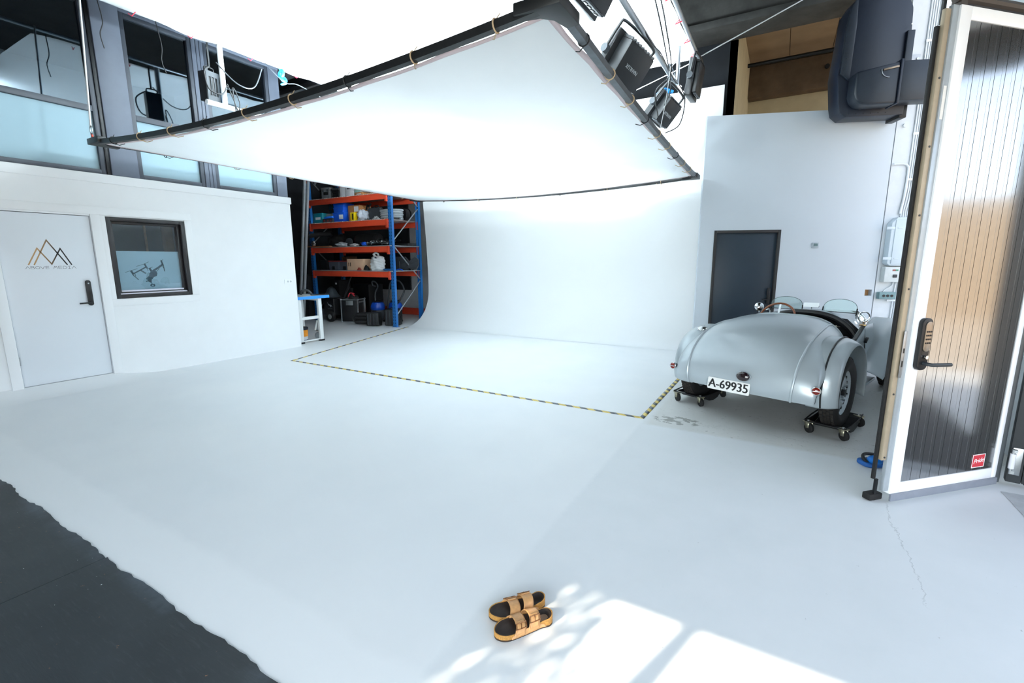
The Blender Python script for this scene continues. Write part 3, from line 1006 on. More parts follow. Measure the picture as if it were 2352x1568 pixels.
# red sticker
stx = basis((0.792, -0.0015, 0.205), (1, 0, 0.0), (0, 0, 1))
sk = MB().prism(rrect(0.122, 0.098, 0.003), 0, 0.0012, stx).build('red_sticker', mat('red_sticker', (206, 62, 74), 0.4, var=0.02), gl_)
bo = MB()
for a, b in (((-.061, -.049), (.061, -.044)), ((-.061, .044), (.061, .049)), ((-.061, -.049), (-.056, .049)), ((.056, -.049), (.061, .049))):
    bo.bx(a[0], b[0], a[1], b[1], 0.0012, 0.0018, 0, stx)
M_WHT = mat('white_print', (244, 244, 246), 0.5, var=0.01)
bo.build('sticker_border', M_WHT, sk)
text_part('sticker_lettering', 'Pride', 0.046, M_WHT, sk, stx @ Matrix.Translation((0, 0, 0.0016)) @ Matrix.Rotation(0.10, 4, 'Z'), 0.0006, 0.35)
# neighbour leaf: black boards with a hinge
JO = (1.525, 4.475, 0)
jl = thing('gate_leaf', 'black boarded gate leaf at right edge with a white hinge', 'gate', JO, (0, 0, math.atan2(-0.177, 0.984)))
jb = MB()
jb.bx(0.0, 0.075, -0.03, 0.04, 0.03, 3.1)
for i in range(2):
    jb.bx(0.08 + 0.16 * i, 0.235 + 0.16 * i, -0.02, 0.03, 0.03, 3.1)
jb.build('boards', mat('black_boards', (44, 48, 51), 0.6, var=0.12, scale=8), jl, bevel=0.003)
hg = MB().bx(0.01, 0.062, -0.038, -0.03, 0.09, 0.29).build('hinge', M_STEEL, jl, bevel=0.003)
MB().cyl((0.012, -0.055, 0.14), (0.012, -0.055, 0.25), 0.016).build('hinge_barrel', mat('white_barrel', (220, 222, 228), 0.35), hg)
MB().cyl((0.012, -0.055, 0.1), (0.012, -0.055, 0.28), 0.010).build('hinge_pin', M_STEEL, hg)
for za in (0.105, 0.26):
    MB().bx(0.012, 0.03, -0.07, -0.03, za, za + 0.02).build('hinge_knuckle', M_STEEL, hg)

# ------------------------------------------------------------------ duct, conduits, electrical boxes on the right wall (axes of the partition)
def pthing(name, label, cat, s, off, z, group=None):
    return thing(name, label, cat, on_panel(s, off, z), PR, group)
M_DUCT = mat('dark_duct_paint', (20, 30, 46), 0.42, var=0.08, scale=4)
M_DUCT2 = mat('dark_duct_paint_worn', (28, 37, 48), 0.42, var=0.12, scale=6)
du = pthing('air_duct', 'big dark steel air duct hanging above the partition', 'duct', 1.55, 0.0, 3.72)
body = [(0.0, 0.22), (0.03, 0.10), (0.12, 0.02), (0.9, 0.02), (0.92, 0.4), (0.88, 1.0), (0.86, 1.42)]
for i in range(1, 8):
    a = PI / 2 * i / 7
    body.append((0.62 + 0.24 * math.cos(a), 1.42 + 0.24 * math.sin(a)))
body += [(0.12, 1.66), (0.02, 1.50), (-0.02, 1.0), (-0.05, 0.62)]
MB().prism(body, 0.10, 0.42, basis((0, 0, 0), (1, 0, 0), (0, 0, 1))).build('duct_body', M_DUCT, du, bevel=0.012)
fl_ = MB().prism([(-0.03, 0.62), (0.10, 0.52), (0.12, 1.3), (0.10, 1.66), (0.02, 1.5), (-0.02, 1.2)], 0.42, 0.46, basis((0, 0, 0), (1, 0, 0), (0, 0, 1)))
fl_.build('side_flange', M_DUCT2, du, bevel=0.006)
for i in range(12):
    MB().sph((0.01 + 0.02 * math.sin(i), -0.462, 0.68 + 0.075 * i), 0.006, 8, 5).build('rivet', M_BLACKM, du)
for i in range(7):
    MB().sph((0.06 + 0.1 * i, -0.422, 0.06), 0.006, 8, 5).build('rivet', M_BLACKM, du)
MB().bx(0.80, 0.9, -0.46, -0.42, 0.45, 1.16).build('bracket', M_DUCT2, du, bevel=0.01)
MB().bx(0.86, 0.96, -0.40, -0.06, -0.02, 0.32).build('foot', M_BLACKM, du, bevel=0.01)
MB().sph((0.83, -0.47, 1.23), (0.015, 0.01, 0.012), 8, 6).build('bolt', M_CHROME, du)
br = pthing('duct_branch', 'dark steel duct branch running right behind the gate leaf', 'duct', 1.62, 0.48, 3.82)
cs = [(0.56, 0.0), (0.56, 0.56), (0.0, 0.45), (0.0, 0.16), (0.03, 0.07), (0.10, 0.01), (0.2, -0.005)]
MB().prism(cs, 0.0, 0.25, basis((0, 0, 0), (1, 0, 0), (0, 0, 1))).build('branch_elbow', M_DUCT2, br, bevel=0.03, seg=3)
MB().bx(0.56, 1.08, -0.25, 0.0, 0.03, 0.56).build('branch_duct', M_DUCT2, br, bevel=0.012)
MB().bx(0.545, 0.575, -0.27, 0.0, -0.01, 0.58).build('flange', M_DUCT, br, bevel=0.004)
lvm = MB().box((0.43, -0.258, 0.47), (0.2, 0.012, 0.026), (0, -0.18, 0))
lvm.build('damper_lever', mat('brass_grey', (150, 134, 116), 0.4, metal=0.7), br, bevel=0.004)
MB().tube([(0.42 + 0.11 * math.cos(a), -0.255, 0.46 + 0.11 * math.sin(a)) for a in [PI * (1.0 + 0.5 * i / 8) for i in range(9)]], 0.006, 6).build('damper_arc', M_STEEL, br)
pb_ = pthing('wall_bracket', 'small steel plate bolted to the concrete beside the duct', 'bracket', 2.72, 0, 4.62)
MB().bx(-0.09, 0.09, -0.012, 0, -0.085, 0.085).build('plate', mat('grey_plate', (176, 178, 180), 0.45, metal=0.4), pb_, bevel=0.003)
MB().cyl((0.05, -0.012, 0.02), (0.05, -0.03, 0.02), 0.02, n=6).build('bolt', M_STEEL, pb_)
pb2 = pthing('wall_bolt', 'pale bolt head on the concrete just below the duct branch', 'bolt', 2.72, 0, 3.68)
MB().cyl((0, 0, 0), (0, -0.03, 0), 0.03, n=6).build('bolt_head', M_CONCW, pb2)
# conduits: seven parallel pipes down to the cabinet
M_PIPE = mat('white_conduit', (218, 224, 228), 0.4, var=0.02)
names = ['leftmost of the white vertical conduits', 'second white vertical conduit from the left', 'third white vertical conduit from the left',
         'middle one of the white vertical conduits', 'fifth white vertical conduit from the left', 'sixth white vertical conduit from the left', 'rightmost of the white vertical conduits']
for i in range(7):
    s_ = 2.865 + 0.031 * i
    pts = [(0, -0.02, 3.3), (0, -0.02, 0.45), (-0.015 * (3 - i) * 0.3, -0.02, 0.3), (-0.03, -0.02, 0.12), (-0.03, -0.02, 0)]
    o = MB().tube(pts, 0.0115, 8).build('conduit', M_PIPE, loc=on_panel(s_, 0, 2.27), rot=PR)
    tag(o, names[i] + ' above the cabinet', 'conduit', 'white conduits on the concrete wall')
for z_, wh in ((4.88, 'uppermost clip'), (3.55, 'clip just below the duct'), (2.86, 'clip just above the cabinet')):
    o = MB().bx(-0.045, 0.24, -0.038, -0.03, -0.018, 0.018).build('conduit_clip', M_PIPE, loc=on_panel(2.89, 0, z_), rot=PR)
    tag(o, 'white strap across the conduits, ' + wh, 'clip', 'straps over the conduits')
o = MB().tube(smooth_path([(-0.22, -0.03, 0.8), (-0.08, -0.03, 0.8), (-0.02, -0.03, 0.77), (0, -0.03, 0.68), (-0.01, -0.03, 0.3), (-0.04, -0.03, 0.03)], 5), 0.015, 8).build('conduit', M_PIPE, loc=on_panel(2.85, 0, 2.3), rot=PR)
tag(o, 'white conduit bent left to the edge of the partition', 'conduit')
o = MB().tube(smooth_path([(0.0, -0.02, 4.7), (0.02, -0.02, 5.0), (0.12, -0.02, 5.25), (0.4, -0.02, 5.3), (0.9, -0.02, 5.32)], 5), 0.018, 8).build('conduit', M_PIPE, loc=on_panel(3.2, 0, 0.0), rot=PR)
tag(o, 'white conduit curving right over the top of gate leaf', 'conduit')
M_CAB = mat('pale_cabinet', (200, 213, 222), 0.4, var=0.015)
cbn = pthing('electrical_cabinet', 'tall pale electrical cabinet on the concrete wall', 'cabinet', 2.66, 0, 1.50)
MB().prism([(0, 0.04), (0.05, 0), (0.7, 0), (0.7, 0.77), (0.08, 0.77), (0.0, 0.68)], 0, 0.14, basis((0, 0, 0), (1, 0, 0), (0, 0, 1))).build('housing', M_CAB, cbn, bevel=0.01)
dcab = MB().bx(0.05, 0.69, -0.155, -0.14, 0.03, 0.73).build('door', M_CAB, cbn, bevel=0.006)
M_BLUEL = mat('blue_label', (34, 84, 170), 0.4)
for a in (0.27, 0.40, 0.53):
    MB().bx(a, a + 0.045, -0.1562, -0.155, 0.585, 0.61).build('blue_label', M_BLUEL, cbn)
for z_ in (0.60, 0.12):
    MB().bx(-0.07, 0.06, -0.15, -0.13, z_ - 0.022, z_ + 0.022).bx(0.08, 0.15, -0.162, -0.15, z_ - 0.012, z_ + 0.012).build('latch', M_CAB, cbn, bevel=0.004)
sw = pthing('switch_box', 'pale switch box with red and green buttons under the tall cabinet', 'switch box', 2.66, 0, 1.235)
MB().bx(0, 0.5, -0.12, 0, 0, 0.25).build('housing', mat('pale_switch_housing', (206, 212, 212), 0.4), sw, bevel=0.01)
for a in (0.11, 0.30):
    MB().bx(a, a + 0.04, -0.128, -0.12, 0.185, 0.205).build('red_button', mat('red_button', (150, 50, 48), 0.4), sw)
    MB().bx(a + 0.042, a + 0.08, -0.128, -0.12, 0.185, 0.205).build('green_button', mat('green_button', (50, 130, 96), 0.4), sw)
    MB().bx(a + 0.01, a + 0.07, -0.14, -0.12, 0.075, 0.125).build('rocker', M_DKGREY, sw, bevel=0.008)
tb = pthing('socket_box', 'teal grey box with three round sockets below the switch box', 'socket box', 2.64, 0, 0.955)
MB().bx(0, 0.25, -0.09, 0, 0, 0.115).build('housing', mat('teal_grey', (116, 146, 150), 0.5), tb, bevel=0.01)
for i in range(3):
    MB().cyl((0.065 + 0.06 * i, -0.09, 0.055), (0.065 + 0.06 * i, -0.10, 0.055), 0.02, n=14).build('socket', M_BLACK, tb)
for j, (pts, lab) in enumerate((([(0.02, -0.02, 0.27), (0.0, -0.02, 0.2), (-0.10, -0.02, 0.12), (-0.11, -0.02, 0.06)], 'short white cable from switch box down to the teal socket box'),
                                ([(0.06, -0.02, 0.27), (0.05, -0.02, 0.0), (0.04, -0.02, -0.75)], 'left thin white cable running down below the switch box'),
                                ([(0.10, -0.02, 0.27), (0.09, -0.02, 0.0), (0.08, -0.02, -0.75)], 'right thin white cable running down below the switch box'),
                                ([(0.30, -0.03, 0.27), (0.26, -0.03, 0.1), (0.16, -0.03, 0.02), (0.15, -0.03, -0.8)], 'thick white conduit bending down beside the gate leaf edge'))):
    o = MB().tube(smooth_path(pts, 5), 0.022 if j == 3 else 0.011, 8).build('conduit', M_PIPE, loc=on_panel(2.84, 0, 0.97), rot=PR)
    tag(o, lab, 'cable')
for z_, wh in ((0.93, 'just below the teal socket box'), (0.62, 'low down beside the car')):
    o = MB().bx(-0.05, 0.22, -0.04, -0.032, -0.015, 0.015).build('conduit_clip', M_PIPE, loc=on_panel(2.84, 0, z_), rot=PR)
    tag(o, 'white strap across the cables, ' + wh, 'clip', 'straps over the cables')

# ------------------------------------------------------------------ overhead scrim frame with diffusion cloth
SA, SB, SCc, SDd = (-7.19, 2.54, 3.0), (-1.20, 2.56, 3.0), (-1.36, 8.55, 2.97), (-7.52, 8.62, 3.0)
M_SCRIM = cloth_mat('diffusion_cloth', (246, 249, 250), 0.5)
M_HEM = mat('pale_pink_hem', (226, 206, 206), 0.7, var=0.03)
sf = thing('scrim_frame', 'large square black frame holding white diffusion cloth under the lamps', 'scrim', (-4.3, 5.5, 3.0))
so_ = Vector((-4.3, 5.5, 3.0))
def L(p):
    return Vector(p) - so_
e_ab = [L(p) for p in sag(SA, SB, 0.135, 24)]
e_dc = [L(p) for p in sag(SDd, SCc, 0.10, 24)]
e_ad = [L(p) for p in sag(SA, SDd, -0.02, 24)]
e_bc = [L(p) for p in sag(SB, SCc, 0.05, 24)]
M_TUBE = mat('black_square_tube', (34, 36, 38), 0.45, metal=0.2, var=0.15)
def bars(path, wd, hh):
    b = MB()
    for i in range(len(path) - 1):
        a, c = path[i], path[i + 1]
        e = (c - a).normalized() * 0.004
        b.bar(a - e, c + e, wd, hh)
    return b
bars(e_ab, 0.05, 0.05).build('near_tube', M_TUBE, sf)
bars(e_dc, 0.045, 0.045).build('far_tube', M_TUBE, sf)
bars(e_ad, 0.04, 0.035).build('left_tube', M_TUBE, sf)
bars(e_bc, 0.05, 0.05).build('right_tube', mat('grey_square_tube', (86, 92, 98), 0.4, metal=0.4, var=0.2), sf)
for nm, p, dx, dy in (('a', SA, 1, 1), ('b', SB, -1, 1), ('c', SCc, -1, -1), ('d', SDd, 1, -1)):
    q = L(p)
    pts = [(-0.05, -0.05), (0.24, -0.05), (0.24, 0.035), (0.12, 0.06), (0.06, 0.12), (0.035, 0.24), (-0.05, 0.24)]
    b = MB().prism([(q.x + dx * a, q.y + dy * c) for a, c in pts], q.z - 0.034, q.z + 0.034)
    b.build('corner_bracket', M_TUBE, sf, bevel=0.006)
def inner(u, v, inset):
    a = e_ab[0].lerp(e_ab[-1], u); d = e_dc[0].lerp(e_dc[-1], u)
    p = a.lerp(d, v)
    c = (e_ab[0] + e_ab[-1] + e_dc[0] + e_dc[-1]) / 4
    k = 1 - inset
    p = Vector((c.x + (p.x - c.x) * k, c.y + (p.y - c.y) * k, 0))
    sg = 0.135 * 4 * u * (1 - u) * (1 - v) + 0.10 * 4 * u * (1 - u) * v
    mid = 16 * u * (1 - u) * v * (1 - v)
    p.z = -sg - 0.12 * mid - 0.012
    return p
MB().grid(lambda u, v: inner(u, v, 0.022), 48, 48).build('diffusion_cloth', M_SCRIM, sf, recalc=False)
# pink hem strips with scalloped pull between the ties
def hem(edge):
    n = 70
    b = MB()
    vs = []
    for i in range(n + 1):
        t = i / n
        if edge == 'ab':
            o, w_ = (t, 0.0), (t, 1)
        elif edge == 'bc':
            o, w_ = (1.0, t), (0, t)
        elif edge == 'dc':
            o, w_ = (t, 1.0), (t, 0)
        else:
            o, w_ = (0.0, t), (1, t)
        sc = 0.004 + 0.010 * abs(math.sin(t * PI * 8))
        p = inner(o[0], o[1], 0.008 + sc)
        q = inner(o[0], o[1], 0.030 + 0.3 * sc)
        vs += [p - Vector((0, 0, 0.004)), q - Vector((0, 0, 0.006))]
    b.add(vs, [(2 * i, 2 * i + 1, 2 * i + 3, 2 * i + 2) for i in range(n)])
    return b.build('hem', M_HEM, sf, solid=0.002, recalc=False)
for e_ in ('ab', 'bc', 'dc', 'ad'):
    hem(e_)
M_TIE = mat('tan_elastic_tie', (196, 172, 138), 0.6)
for path, k, cnt in ((e_ab, 24, 9), (e_bc, 24, 10), (e_ad, 24, 6), (e_dc, 24, 6)):
    for i in range(cnt):
        t = (i + 0.8) / (cnt + 0.4)
        f = t * 24
        p = path[int(f)].lerp(path[min(24, int(f) + 1)], f - int(f))
        d = (path[min(24, int(f) + 1)] - path[int(f)]).normalized()
        q = d.to_track_quat('Z', 'Y').to_matrix().to_4x4()
        b = MB().ring(p, 0.038, 0.005, q, 14, 6)
        c = Vector((0, 0, 0)) - p
        inn = Vector((c.x, c.y, 0)).normalized()
        b.tube([p + Vector((0, 0, -0.04)), p + inn * 0.05 + Vector((0, 0, -0.05)), p + inn * 0.10 + Vector((0, 0, -0.03))], 0.004, 5)
        b.tube([p + Vector((0, 0, 0.036)), p + d * 0.03 + Vector((0, 0, 0.06))], 0.003, 5)
        b.build('tie', M_TIE if i % 3 else M_BLACK, sf)

# ------------------------------------------------------------------ upper bounce cloth on aluminium pipes
M_BOUNCE = cloth_mat('bounce_cloth', (247, 249, 250), 0.12)
uc = thing('overhead_cloth', 'huge white cloth stretched under the roof above the lamps', 'cloth', (-4.1, 4.6, 4.6))
uo = Vector((-4.1, 4.6, 4.6))
def ucs(u, v):
    x_ = -7.05 + u * (7.05 - 1.36)
    y_ = 2.6 + v * (7.85 - 2.6)
    e = 0.10 * (1 - abs(math.sin(v * PI * 7))) * max(0, 1 - u * 6) * (0.4 + 0.6 * v) + 0.05 * (1 - abs(math.sin(u * PI * 9))) * max(0, 1 - (1 - v) * 6)
    x_ += e
    if u > 0.5:
        x_ -= 0.01 * (1 - abs(math.sin(v * PI * 9))) * max(0, 1 - (1 - u) * 6)
    z_ = 4.55 - 0.13 * 16 * u * (1 - u) * v * (1 - v) + 0.02 * math.sin(v * 23 + u * 5) * max(0, 1 - u * 4) * 0.7
    if v > 0.8 and u < 0.25:
        z_ -= 0.0
        x_ += 0.9 * ((v - 0.8) / 0.2) ** 2 * (1 - u / 0.25)
    return Vector((x_, y_, z_)) - uo
MB().grid(ucs, 60, 80).build('cloth', M_BOUNCE, uc, recalc=False)
def lp(*p):
    return Vector(p) - uo
MB().cyl(lp(-1.33, 2.3, 4.56), lp(-1.33, 7.85, 4.56), 0.028).build('edge_pipe', M_ALU, uc)
MB().cyl(lp(-7.09, 2.3, 4.60), lp(-7.09, 7.9, 4.60), 0.022).build('far_edge_pipe', M_ALU, uc)
M_REDT = mat('red_ribbon', (214, 40, 62), 0.5)
for y_ in (5.9, 6.5, 7.1, 7.6):
    MB().tube([lp(-1.35, y_, 4.53), lp(-1.40, y_ + 0.02, 4.50), lp(-1.33, y_ + 0.05, 4.53)], 0.006, 6).build('red_tie', M_REDT, uc)
for y_ in (3.0, 3.65, 4.45, 5.2):
    MB().tube([lp(-7.03, y_, 4.53), lp(-7.0, y_ + 0.02, 4.50), lp(-6.96, y_ + 0.05, 4.55)], 0.005, 6).build('red_tie', M_REDT, uc)

def pipe(label, p0, p1, r=0.025, m=None):
    p0 = Vector(p0); p1 = Vector(p1)
    o = MB().cyl((0, 0, 0), p1 - p0, r).build('lighting_pipe', m or M_ALU, loc=p0)
    tag(o, label, 'pipe', 'aluminium lighting pipes')
    return o
pipe('long aluminium pipe the right-hand lamps hang from', (-1.53, 1.2, 4.0), (-1.53, 8.05, 4.1), 0.032)
pipe('upright aluminium pipe joining the cloth edge to the lamp pipe at right', (-1.50, 7.3, 4.05), (-1.50, 7.3, 4.62), 0.026)
pipe('level aluminium pipe across the far side of scrim', (-7.0, 7.845, 3.945), (-1.60, 7.845, 3.945), 0.026)
pipe('level aluminium pipe above the near tube of scrim', (-5.2, 2.66, 4.50), (-3.2, 2.66, 4.50), 0.026)
M_WPIPE = mat('white_pipe', (238, 240, 242), 0.4)
pipe('white upright pipe beside the lamp near the mezzanine', (-7.0, 4.03, 3.76), (-7.0, 4.03, 4.62), 0.035, M_WPIPE)
pipe('white level pipe below the lamp near the mezzanine', (-7.0, 3.78, 3.755), (-7.0, 7.6, 3.755), 0.035, M_WPIPE)

# ------------------------------------------------------------------ panel lamps
M_LAMP = mat('lamp_housing', (24, 27, 30), 0.45, var=0.15)
M_LAMPG = mat('lamp_housing_grey', (58, 64, 70), 0.45, var=0.08)
M_LED = mat('led_panel', (245, 247, 250), 0.5, emit=((245, 249, 255), 6.0))
LAMP_POWER = 158.0
def lamp(label, loc, rot, w_=0.62, h_=0.46, d_=0.16, power=LAMP_POWER, text=True):
    """panel lamp: +Z is the lit face; yoke swings about local X"""
    t = thing('panel_lamp', label, 'lamp', loc, rot, 'panel lamps above the scrim')
    b = MB().bx(-w_ / 2, w_ / 2, -h_ / 2, h_ / 2, -0.04, 0.05)
    b.prism([(-w_ * .38, -h_ * .40), (w_ * .38, -h_ * .40), (w_ * .38, h_ * .40), (-w_ * .38, h_ * .40)], -d_, -0.04)
    b.build('housing', M_LAMP, t, bevel=0.012)
    fn = MB()
    for i in range(9):
        fn.bx(-w_ * .36 + w_ * .09 * i, -w_ * .36 + w_ * .09 * i + 0.012, h_ * .40, h_ * .46, -d_ + 0.01, -0.05)
    fn.build('cooling_fins', M_LAMP, t)
    cp = MB().bx(-w_ * .3, w_ * .3, -h_ * .44, -h_ * .40, -d_ - 0.005, -0.06).build('control_panel', M_LAMPG, t, bevel=0.006)
    kk = MB()
    for i in range(4):
        kk.bx(-w_ * .26 + w_ * .14 * i, -w_ * .26 + w_ * .14 * i + w_ * .09, -h_ * .455, -h_ * .44, -d_ + 0.03, -0.09)
    kk.build('control_key', M_LAMP, cp, bevel=0.003)
    MB().bx(-w_ / 2 + 0.03, w_ / 2 - 0.03, -h_ / 2 + 0.03, h_ / 2 - 0.03, 0.05, 0.054).build('light_panel', M_LED, t)
    yk = MB()
    yk.tube(smooth_path([(-w_ / 2 - 0.03, 0, 0), (-w_ / 2 - 0.03, 0.24, -0.02), (-w_ / 2 + 0.04, 0.31, -0.03), (w_ / 2 - 0.04, 0.31, -0.03), (w_ / 2 + 0.03, 0.24, -0.02), (w_ / 2 + 0.03, 0, 0)], 5), 0.016, 8)
    yk.build('yoke', M_LAMP, t)
    for s in (-1, 1):
        MB().cyl((s * (w_ / 2), 0, 0), (s * (w_ / 2 + 0.055), 0, 0), 0.045).build('yoke_knob', M_LAMPG, t)
    MB().box((-w_ / 2 - 0.07, 0.05, 0.0), (0.02, 0.14, 0.022)).build('knob_lever', M_LAMP, t, bevel=0.005)
    if text:
        text_part('lettering', 'NANLUX', 0.055, mat('pale_lettering', (190, 196, 200), 0.5), t, Matrix.Translation((0.02, -0.02, -d_ - 0.0012)) @ Matrix.Rotation(PI, 4, 'Y') @ Matrix.Rotation(PI, 4, 'Z'))
    ld = bpy.data.lights.new('lamp_light', 'AREA')
    ld.shape = 'RECTANGLE'
    ld.size = w_ - 0.08
    ld.size_y = h_ - 0.08
    ld.energy = power
    ld.color = (0.81, 0.94, 1.0)
    lo = bpy.data.objects.new('lamp_light', ld)
    COL.objects.link(lo)
    lo.parent = t
    lo.location = (0, 0, 0.062)
    lo.rotation_euler = (PI, 0, 0)
    return t
def aim(d, along=(0, -1, 0)):
    """rotation with +Z along d, local X near the given axis, local Y upward"""
    z = Vector(d).normalized()
    x = Vector(along)
    x = (x - z * x.dot(z)).normalized()
    y = z.cross(x)
    return Matrix((x, y, z)).transposed().to_euler()
UPL = (-0.78, 0.32, 0.54)
lamp('larger black lamp at the right, hung nearest the frame corner', (-1.76, 5.55, 3.80), aim(UPL), 0.62, 0.48, 0.2)
lamp('smaller black lamp at the right with blue strap, further along the pipe', (-1.72, 7.35, 3.78), aim((-0.76, 0.25, 0.60)), 0.50, 0.40, 0.17)
lamp('black lamp cut off by the top of picture above the corner bracket', (-1.66, 4.30, 4.02), aim((-0.85, 0.1, 0.5)), 0.50, 0.42, 0.16)
lamp('thin black lamp seen edge-on behind the upright pipe at right', (-1.36, 7.75, 4.22), aim((-0.99, 0.05, 0.12)), 0.44, 0.5, 0.10, 60, False)
ps = thing('power_supply', 'black box with grey slotted face hung beside the white pipe', 'power supply', (-7.02, 3.90, 3.79), (0, 0, R(100)))
MB().bx(-0.10, 0.10, 0.0, 0.14, 0, 0.38).build('housing', M_BLACK, ps, bevel=0.008)
pf2 = MB()
pf2.bx(-0.095, 0.095, -0.012, -0.001, 0.0, 0.07).bx(-0.095, 0.095, -0.012, -0.001, 0.31, 0.38).bx(-0.095, -0.06, -0.012, -0.001, 0.07, 0.31).bx(0.06, 0.095, -0.012, -0.001, 0.07, 0.31)
pf2.bx(-0.030, -0.018, -0.010, -0.001, 0.07, 0.31).bx(0.018, 0.030, -0.010, -0.001, 0.07, 0.31)
pf2.build('slotted_face', M_LAMPG, ps)
MB().bx(-0.012, 0.012, -0.008, -0.001, 0.09, 0.30).build('black_bar', M_BLACK, ps)
MB().tube(smooth_path([(-0.06, 0.06, 0.38), (-0.06, 0.05, 0.44), (0.06, 0.05, 0.44), (0.06, 0.06, 0.38)], 4), 0.009, 8).build('handle', M_BLACKM, ps)
MB().bx(-0.012, 0.012, 0.03, 0.036, 0.44, 0.78).build('hanging_strap', M_BLACKM, ps)
fill_lamps = ((-6.86, 6.5, 3.60, (0.6, 0.0, 0.75), (0, 1, 0), 285, 'added unseen fill lamp above the scrim at its far left'),
       (-6.86, 4.9, 3.60, (0.5, 0.0, 0.8), (0, 1, 0), 285, 'added unseen fill lamp above the scrim between the white pipe and the far left'),
       (-4.3, 7.6, 3.75, (0, -0.6, 0.75), (1, 0, 0), 135, 'added unseen fill lamp above the scrim at its far side'),
       (-4.2, 2.72, 4.25, (0, 0.75, 0.35), (-1, 0, 0), 80, 'added fill lamp above the picture at the near side of scrim'))
for x_, y_, z_, d_, al_, pw_, lab in fill_lamps:  # extra lamps out of view, added to brighten cloth, floor and cyclorama
    lamp(lab, (x_, y_, z_), aim(d_, al_), 0.62, 0.46, 0.16, pw_)

# ------------------------------------------------------------------ vintage roadster on wheel dollies
CO = Vector((-0.08, 5.40, 0))
CANG = math.atan2(-0.32, 0.947)
M_CARP = mat('silver_grey_car_paint', (176, 186, 192), 0.33, metal=0.25, var=0.03, scale=2, coat=0.35)
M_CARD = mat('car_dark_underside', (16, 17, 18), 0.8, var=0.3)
M_LEATHER = mat('black_leather', (15, 16, 20), 0.45, var=0.25, scale=30, bump=0.15)
M_WOODW = mat('varnished_wood', (128, 66, 30), 0.3, var=0.25, scale=30, coat=0.5)
M_CARGLASS = glass_mat('windscreen_glass', (0.9, 1, 0.98, 1), 0.06, 0.0, (0.86, 0.93, 0.92, 1))
M_REDLENS = mat('red_lens', (120, 26, 14), 0.15, var=0.15, scale=60, coat=0.6)
car = thing('roadster', 'silver vintage open two-seat roadster parked at right before the dark door', 'car', CO, (0, 0, CANG))
# local: x right, y forward, z up
TP = [(-.600, .345, .645, .03), (-.625, .44, .655, .06), (-.600, .58, .665, .12), (-.515, .72, .670, .20), (-.36, .845, .674, .30),
      (-.14, .935, .672, .40), (.12, .990, .655, .50), (.38, 1.012, .620, .58), (.60, 1.000, .588, .62)]
def tp(t):
    f = t * (len(TP) - 1)
    i = min(len(TP) - 2, int(f))
    g = f - i
    P = [Vector(TP[max(0, min(len(TP) - 1, i + k))]) for k in (-1, 0, 1, 2)]
    return 0.5 * ((2 * P[1]) + (P[2] - P[0]) * g + (2 * P[0] - 5 * P[1] + 4 * P[2] - P[3]) * g * g + (3 * P[1] - P[0] - 3 * P[2] + P[3]) * g ** 3)
def tail(s, t, off=0.0):
    """s in -1..1 across, t in 0..1 from rear hem to cockpit edge"""
    p = tp(t)
    q0, q1 = tp(max(0, t - 0.02)), tp(min(1, t + 0.02))
    d = Vector((q1[0] - q0[0], q1[1] - q0[1])).normalized()
    nin = Vector((d.y, -d.x))
    a = s * PI / 2
    u = (abs(math.sin(a)) ** 0.62) * (1 if s >= 0 else -1) * p[2]
    dep = p[3] * (1 - abs(math.cos(a)) ** 0.62)
    return Vector((u, p[0] + nin.x * (dep - off), p[1] + nin.y * (dep - off)))
MB().grid(lambda a, b: tail(a * 2 - 1, b), 48, 40).build('tail_body', M_CARP, car, ang=60, recalc=False)
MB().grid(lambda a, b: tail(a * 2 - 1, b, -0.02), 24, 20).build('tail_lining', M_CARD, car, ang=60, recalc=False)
for s_, nm in ((-0.46, 'left'), (0.40, 'right')):
    MB().tube([tail(s_, i / 40, 0.004) for i in range(0, 39)], 0.0115, 8).build('tail_rib', M_CARP, car)
MB().tube([tail(-1 + 2 * i / 40, 1.0, 0.0) for i in range(2, 39)], 0.014, 8).build('cockpit_edge', M_CARP, car)
# sides below the cockpit with cut-down doors
def side_top(y_):
    if y_ < 0.6: return 0.80
    if y_ < 0.85: return 0.74
    if y_ < 1.2: return 0.74 + (y_ - 0.85) / 0.35 * 0.13
    return 0.87
for s_ in (-1, 1):
    def sd_(a, b, s_=s_):
        y_ = -0.1 + a * 1.75
        z_ = 0.30 + b * (side_top(y_) - 0.30)
        return (s_ * (0.572 + 0.035 * math.sin(b * PI * 0.8) - 0.02 * a), y_, z_)
    MB().grid(sd_, 30, 8).build('door_side', M_CARP, car, solid=0.012, recalc=False)
    for z_ in (0.72, 0.46):
        MB().bx(s_ * 0.598, s_ * 0.612, 0.80, 0.87, z_ - 0.022, z_ + 0.022).build('door_hinge', M_STEEL, car, bevel=0.004)
    MB().tube([(s_ * 0.60, 1.22, 0.34), (s_ * 0.607, 1.22, 0.6), (s_ * 0.585, 1.2, 0.84)], 0.005, 6).build('door_gap', M_BLACK, car)
    MB().box((s_ * 0.615, 1.19, 0.72), (0.03, 0.09, 0.02), (0.5, 0, 0)).build('door_handle', M_BLACKM, car, bevel=0.005)
    MB().tube([(s_ * 0.575, 0.72, 0.755), (s_ * 0.575, 0.88, 0.765), (s_ * 0.57, 1.2, 0.875)], [0.016, 0.022, 0.022], 8).build('door_trim', M_LEATHER, car)
    MB().box((s_ * 0.568, 1.19, 0.885), (0.06, 0.05, 0.016)).build('brass_catch', mat('brass', (214, 170, 110), 0.25, metal=0.9), car, bevel=0.004)
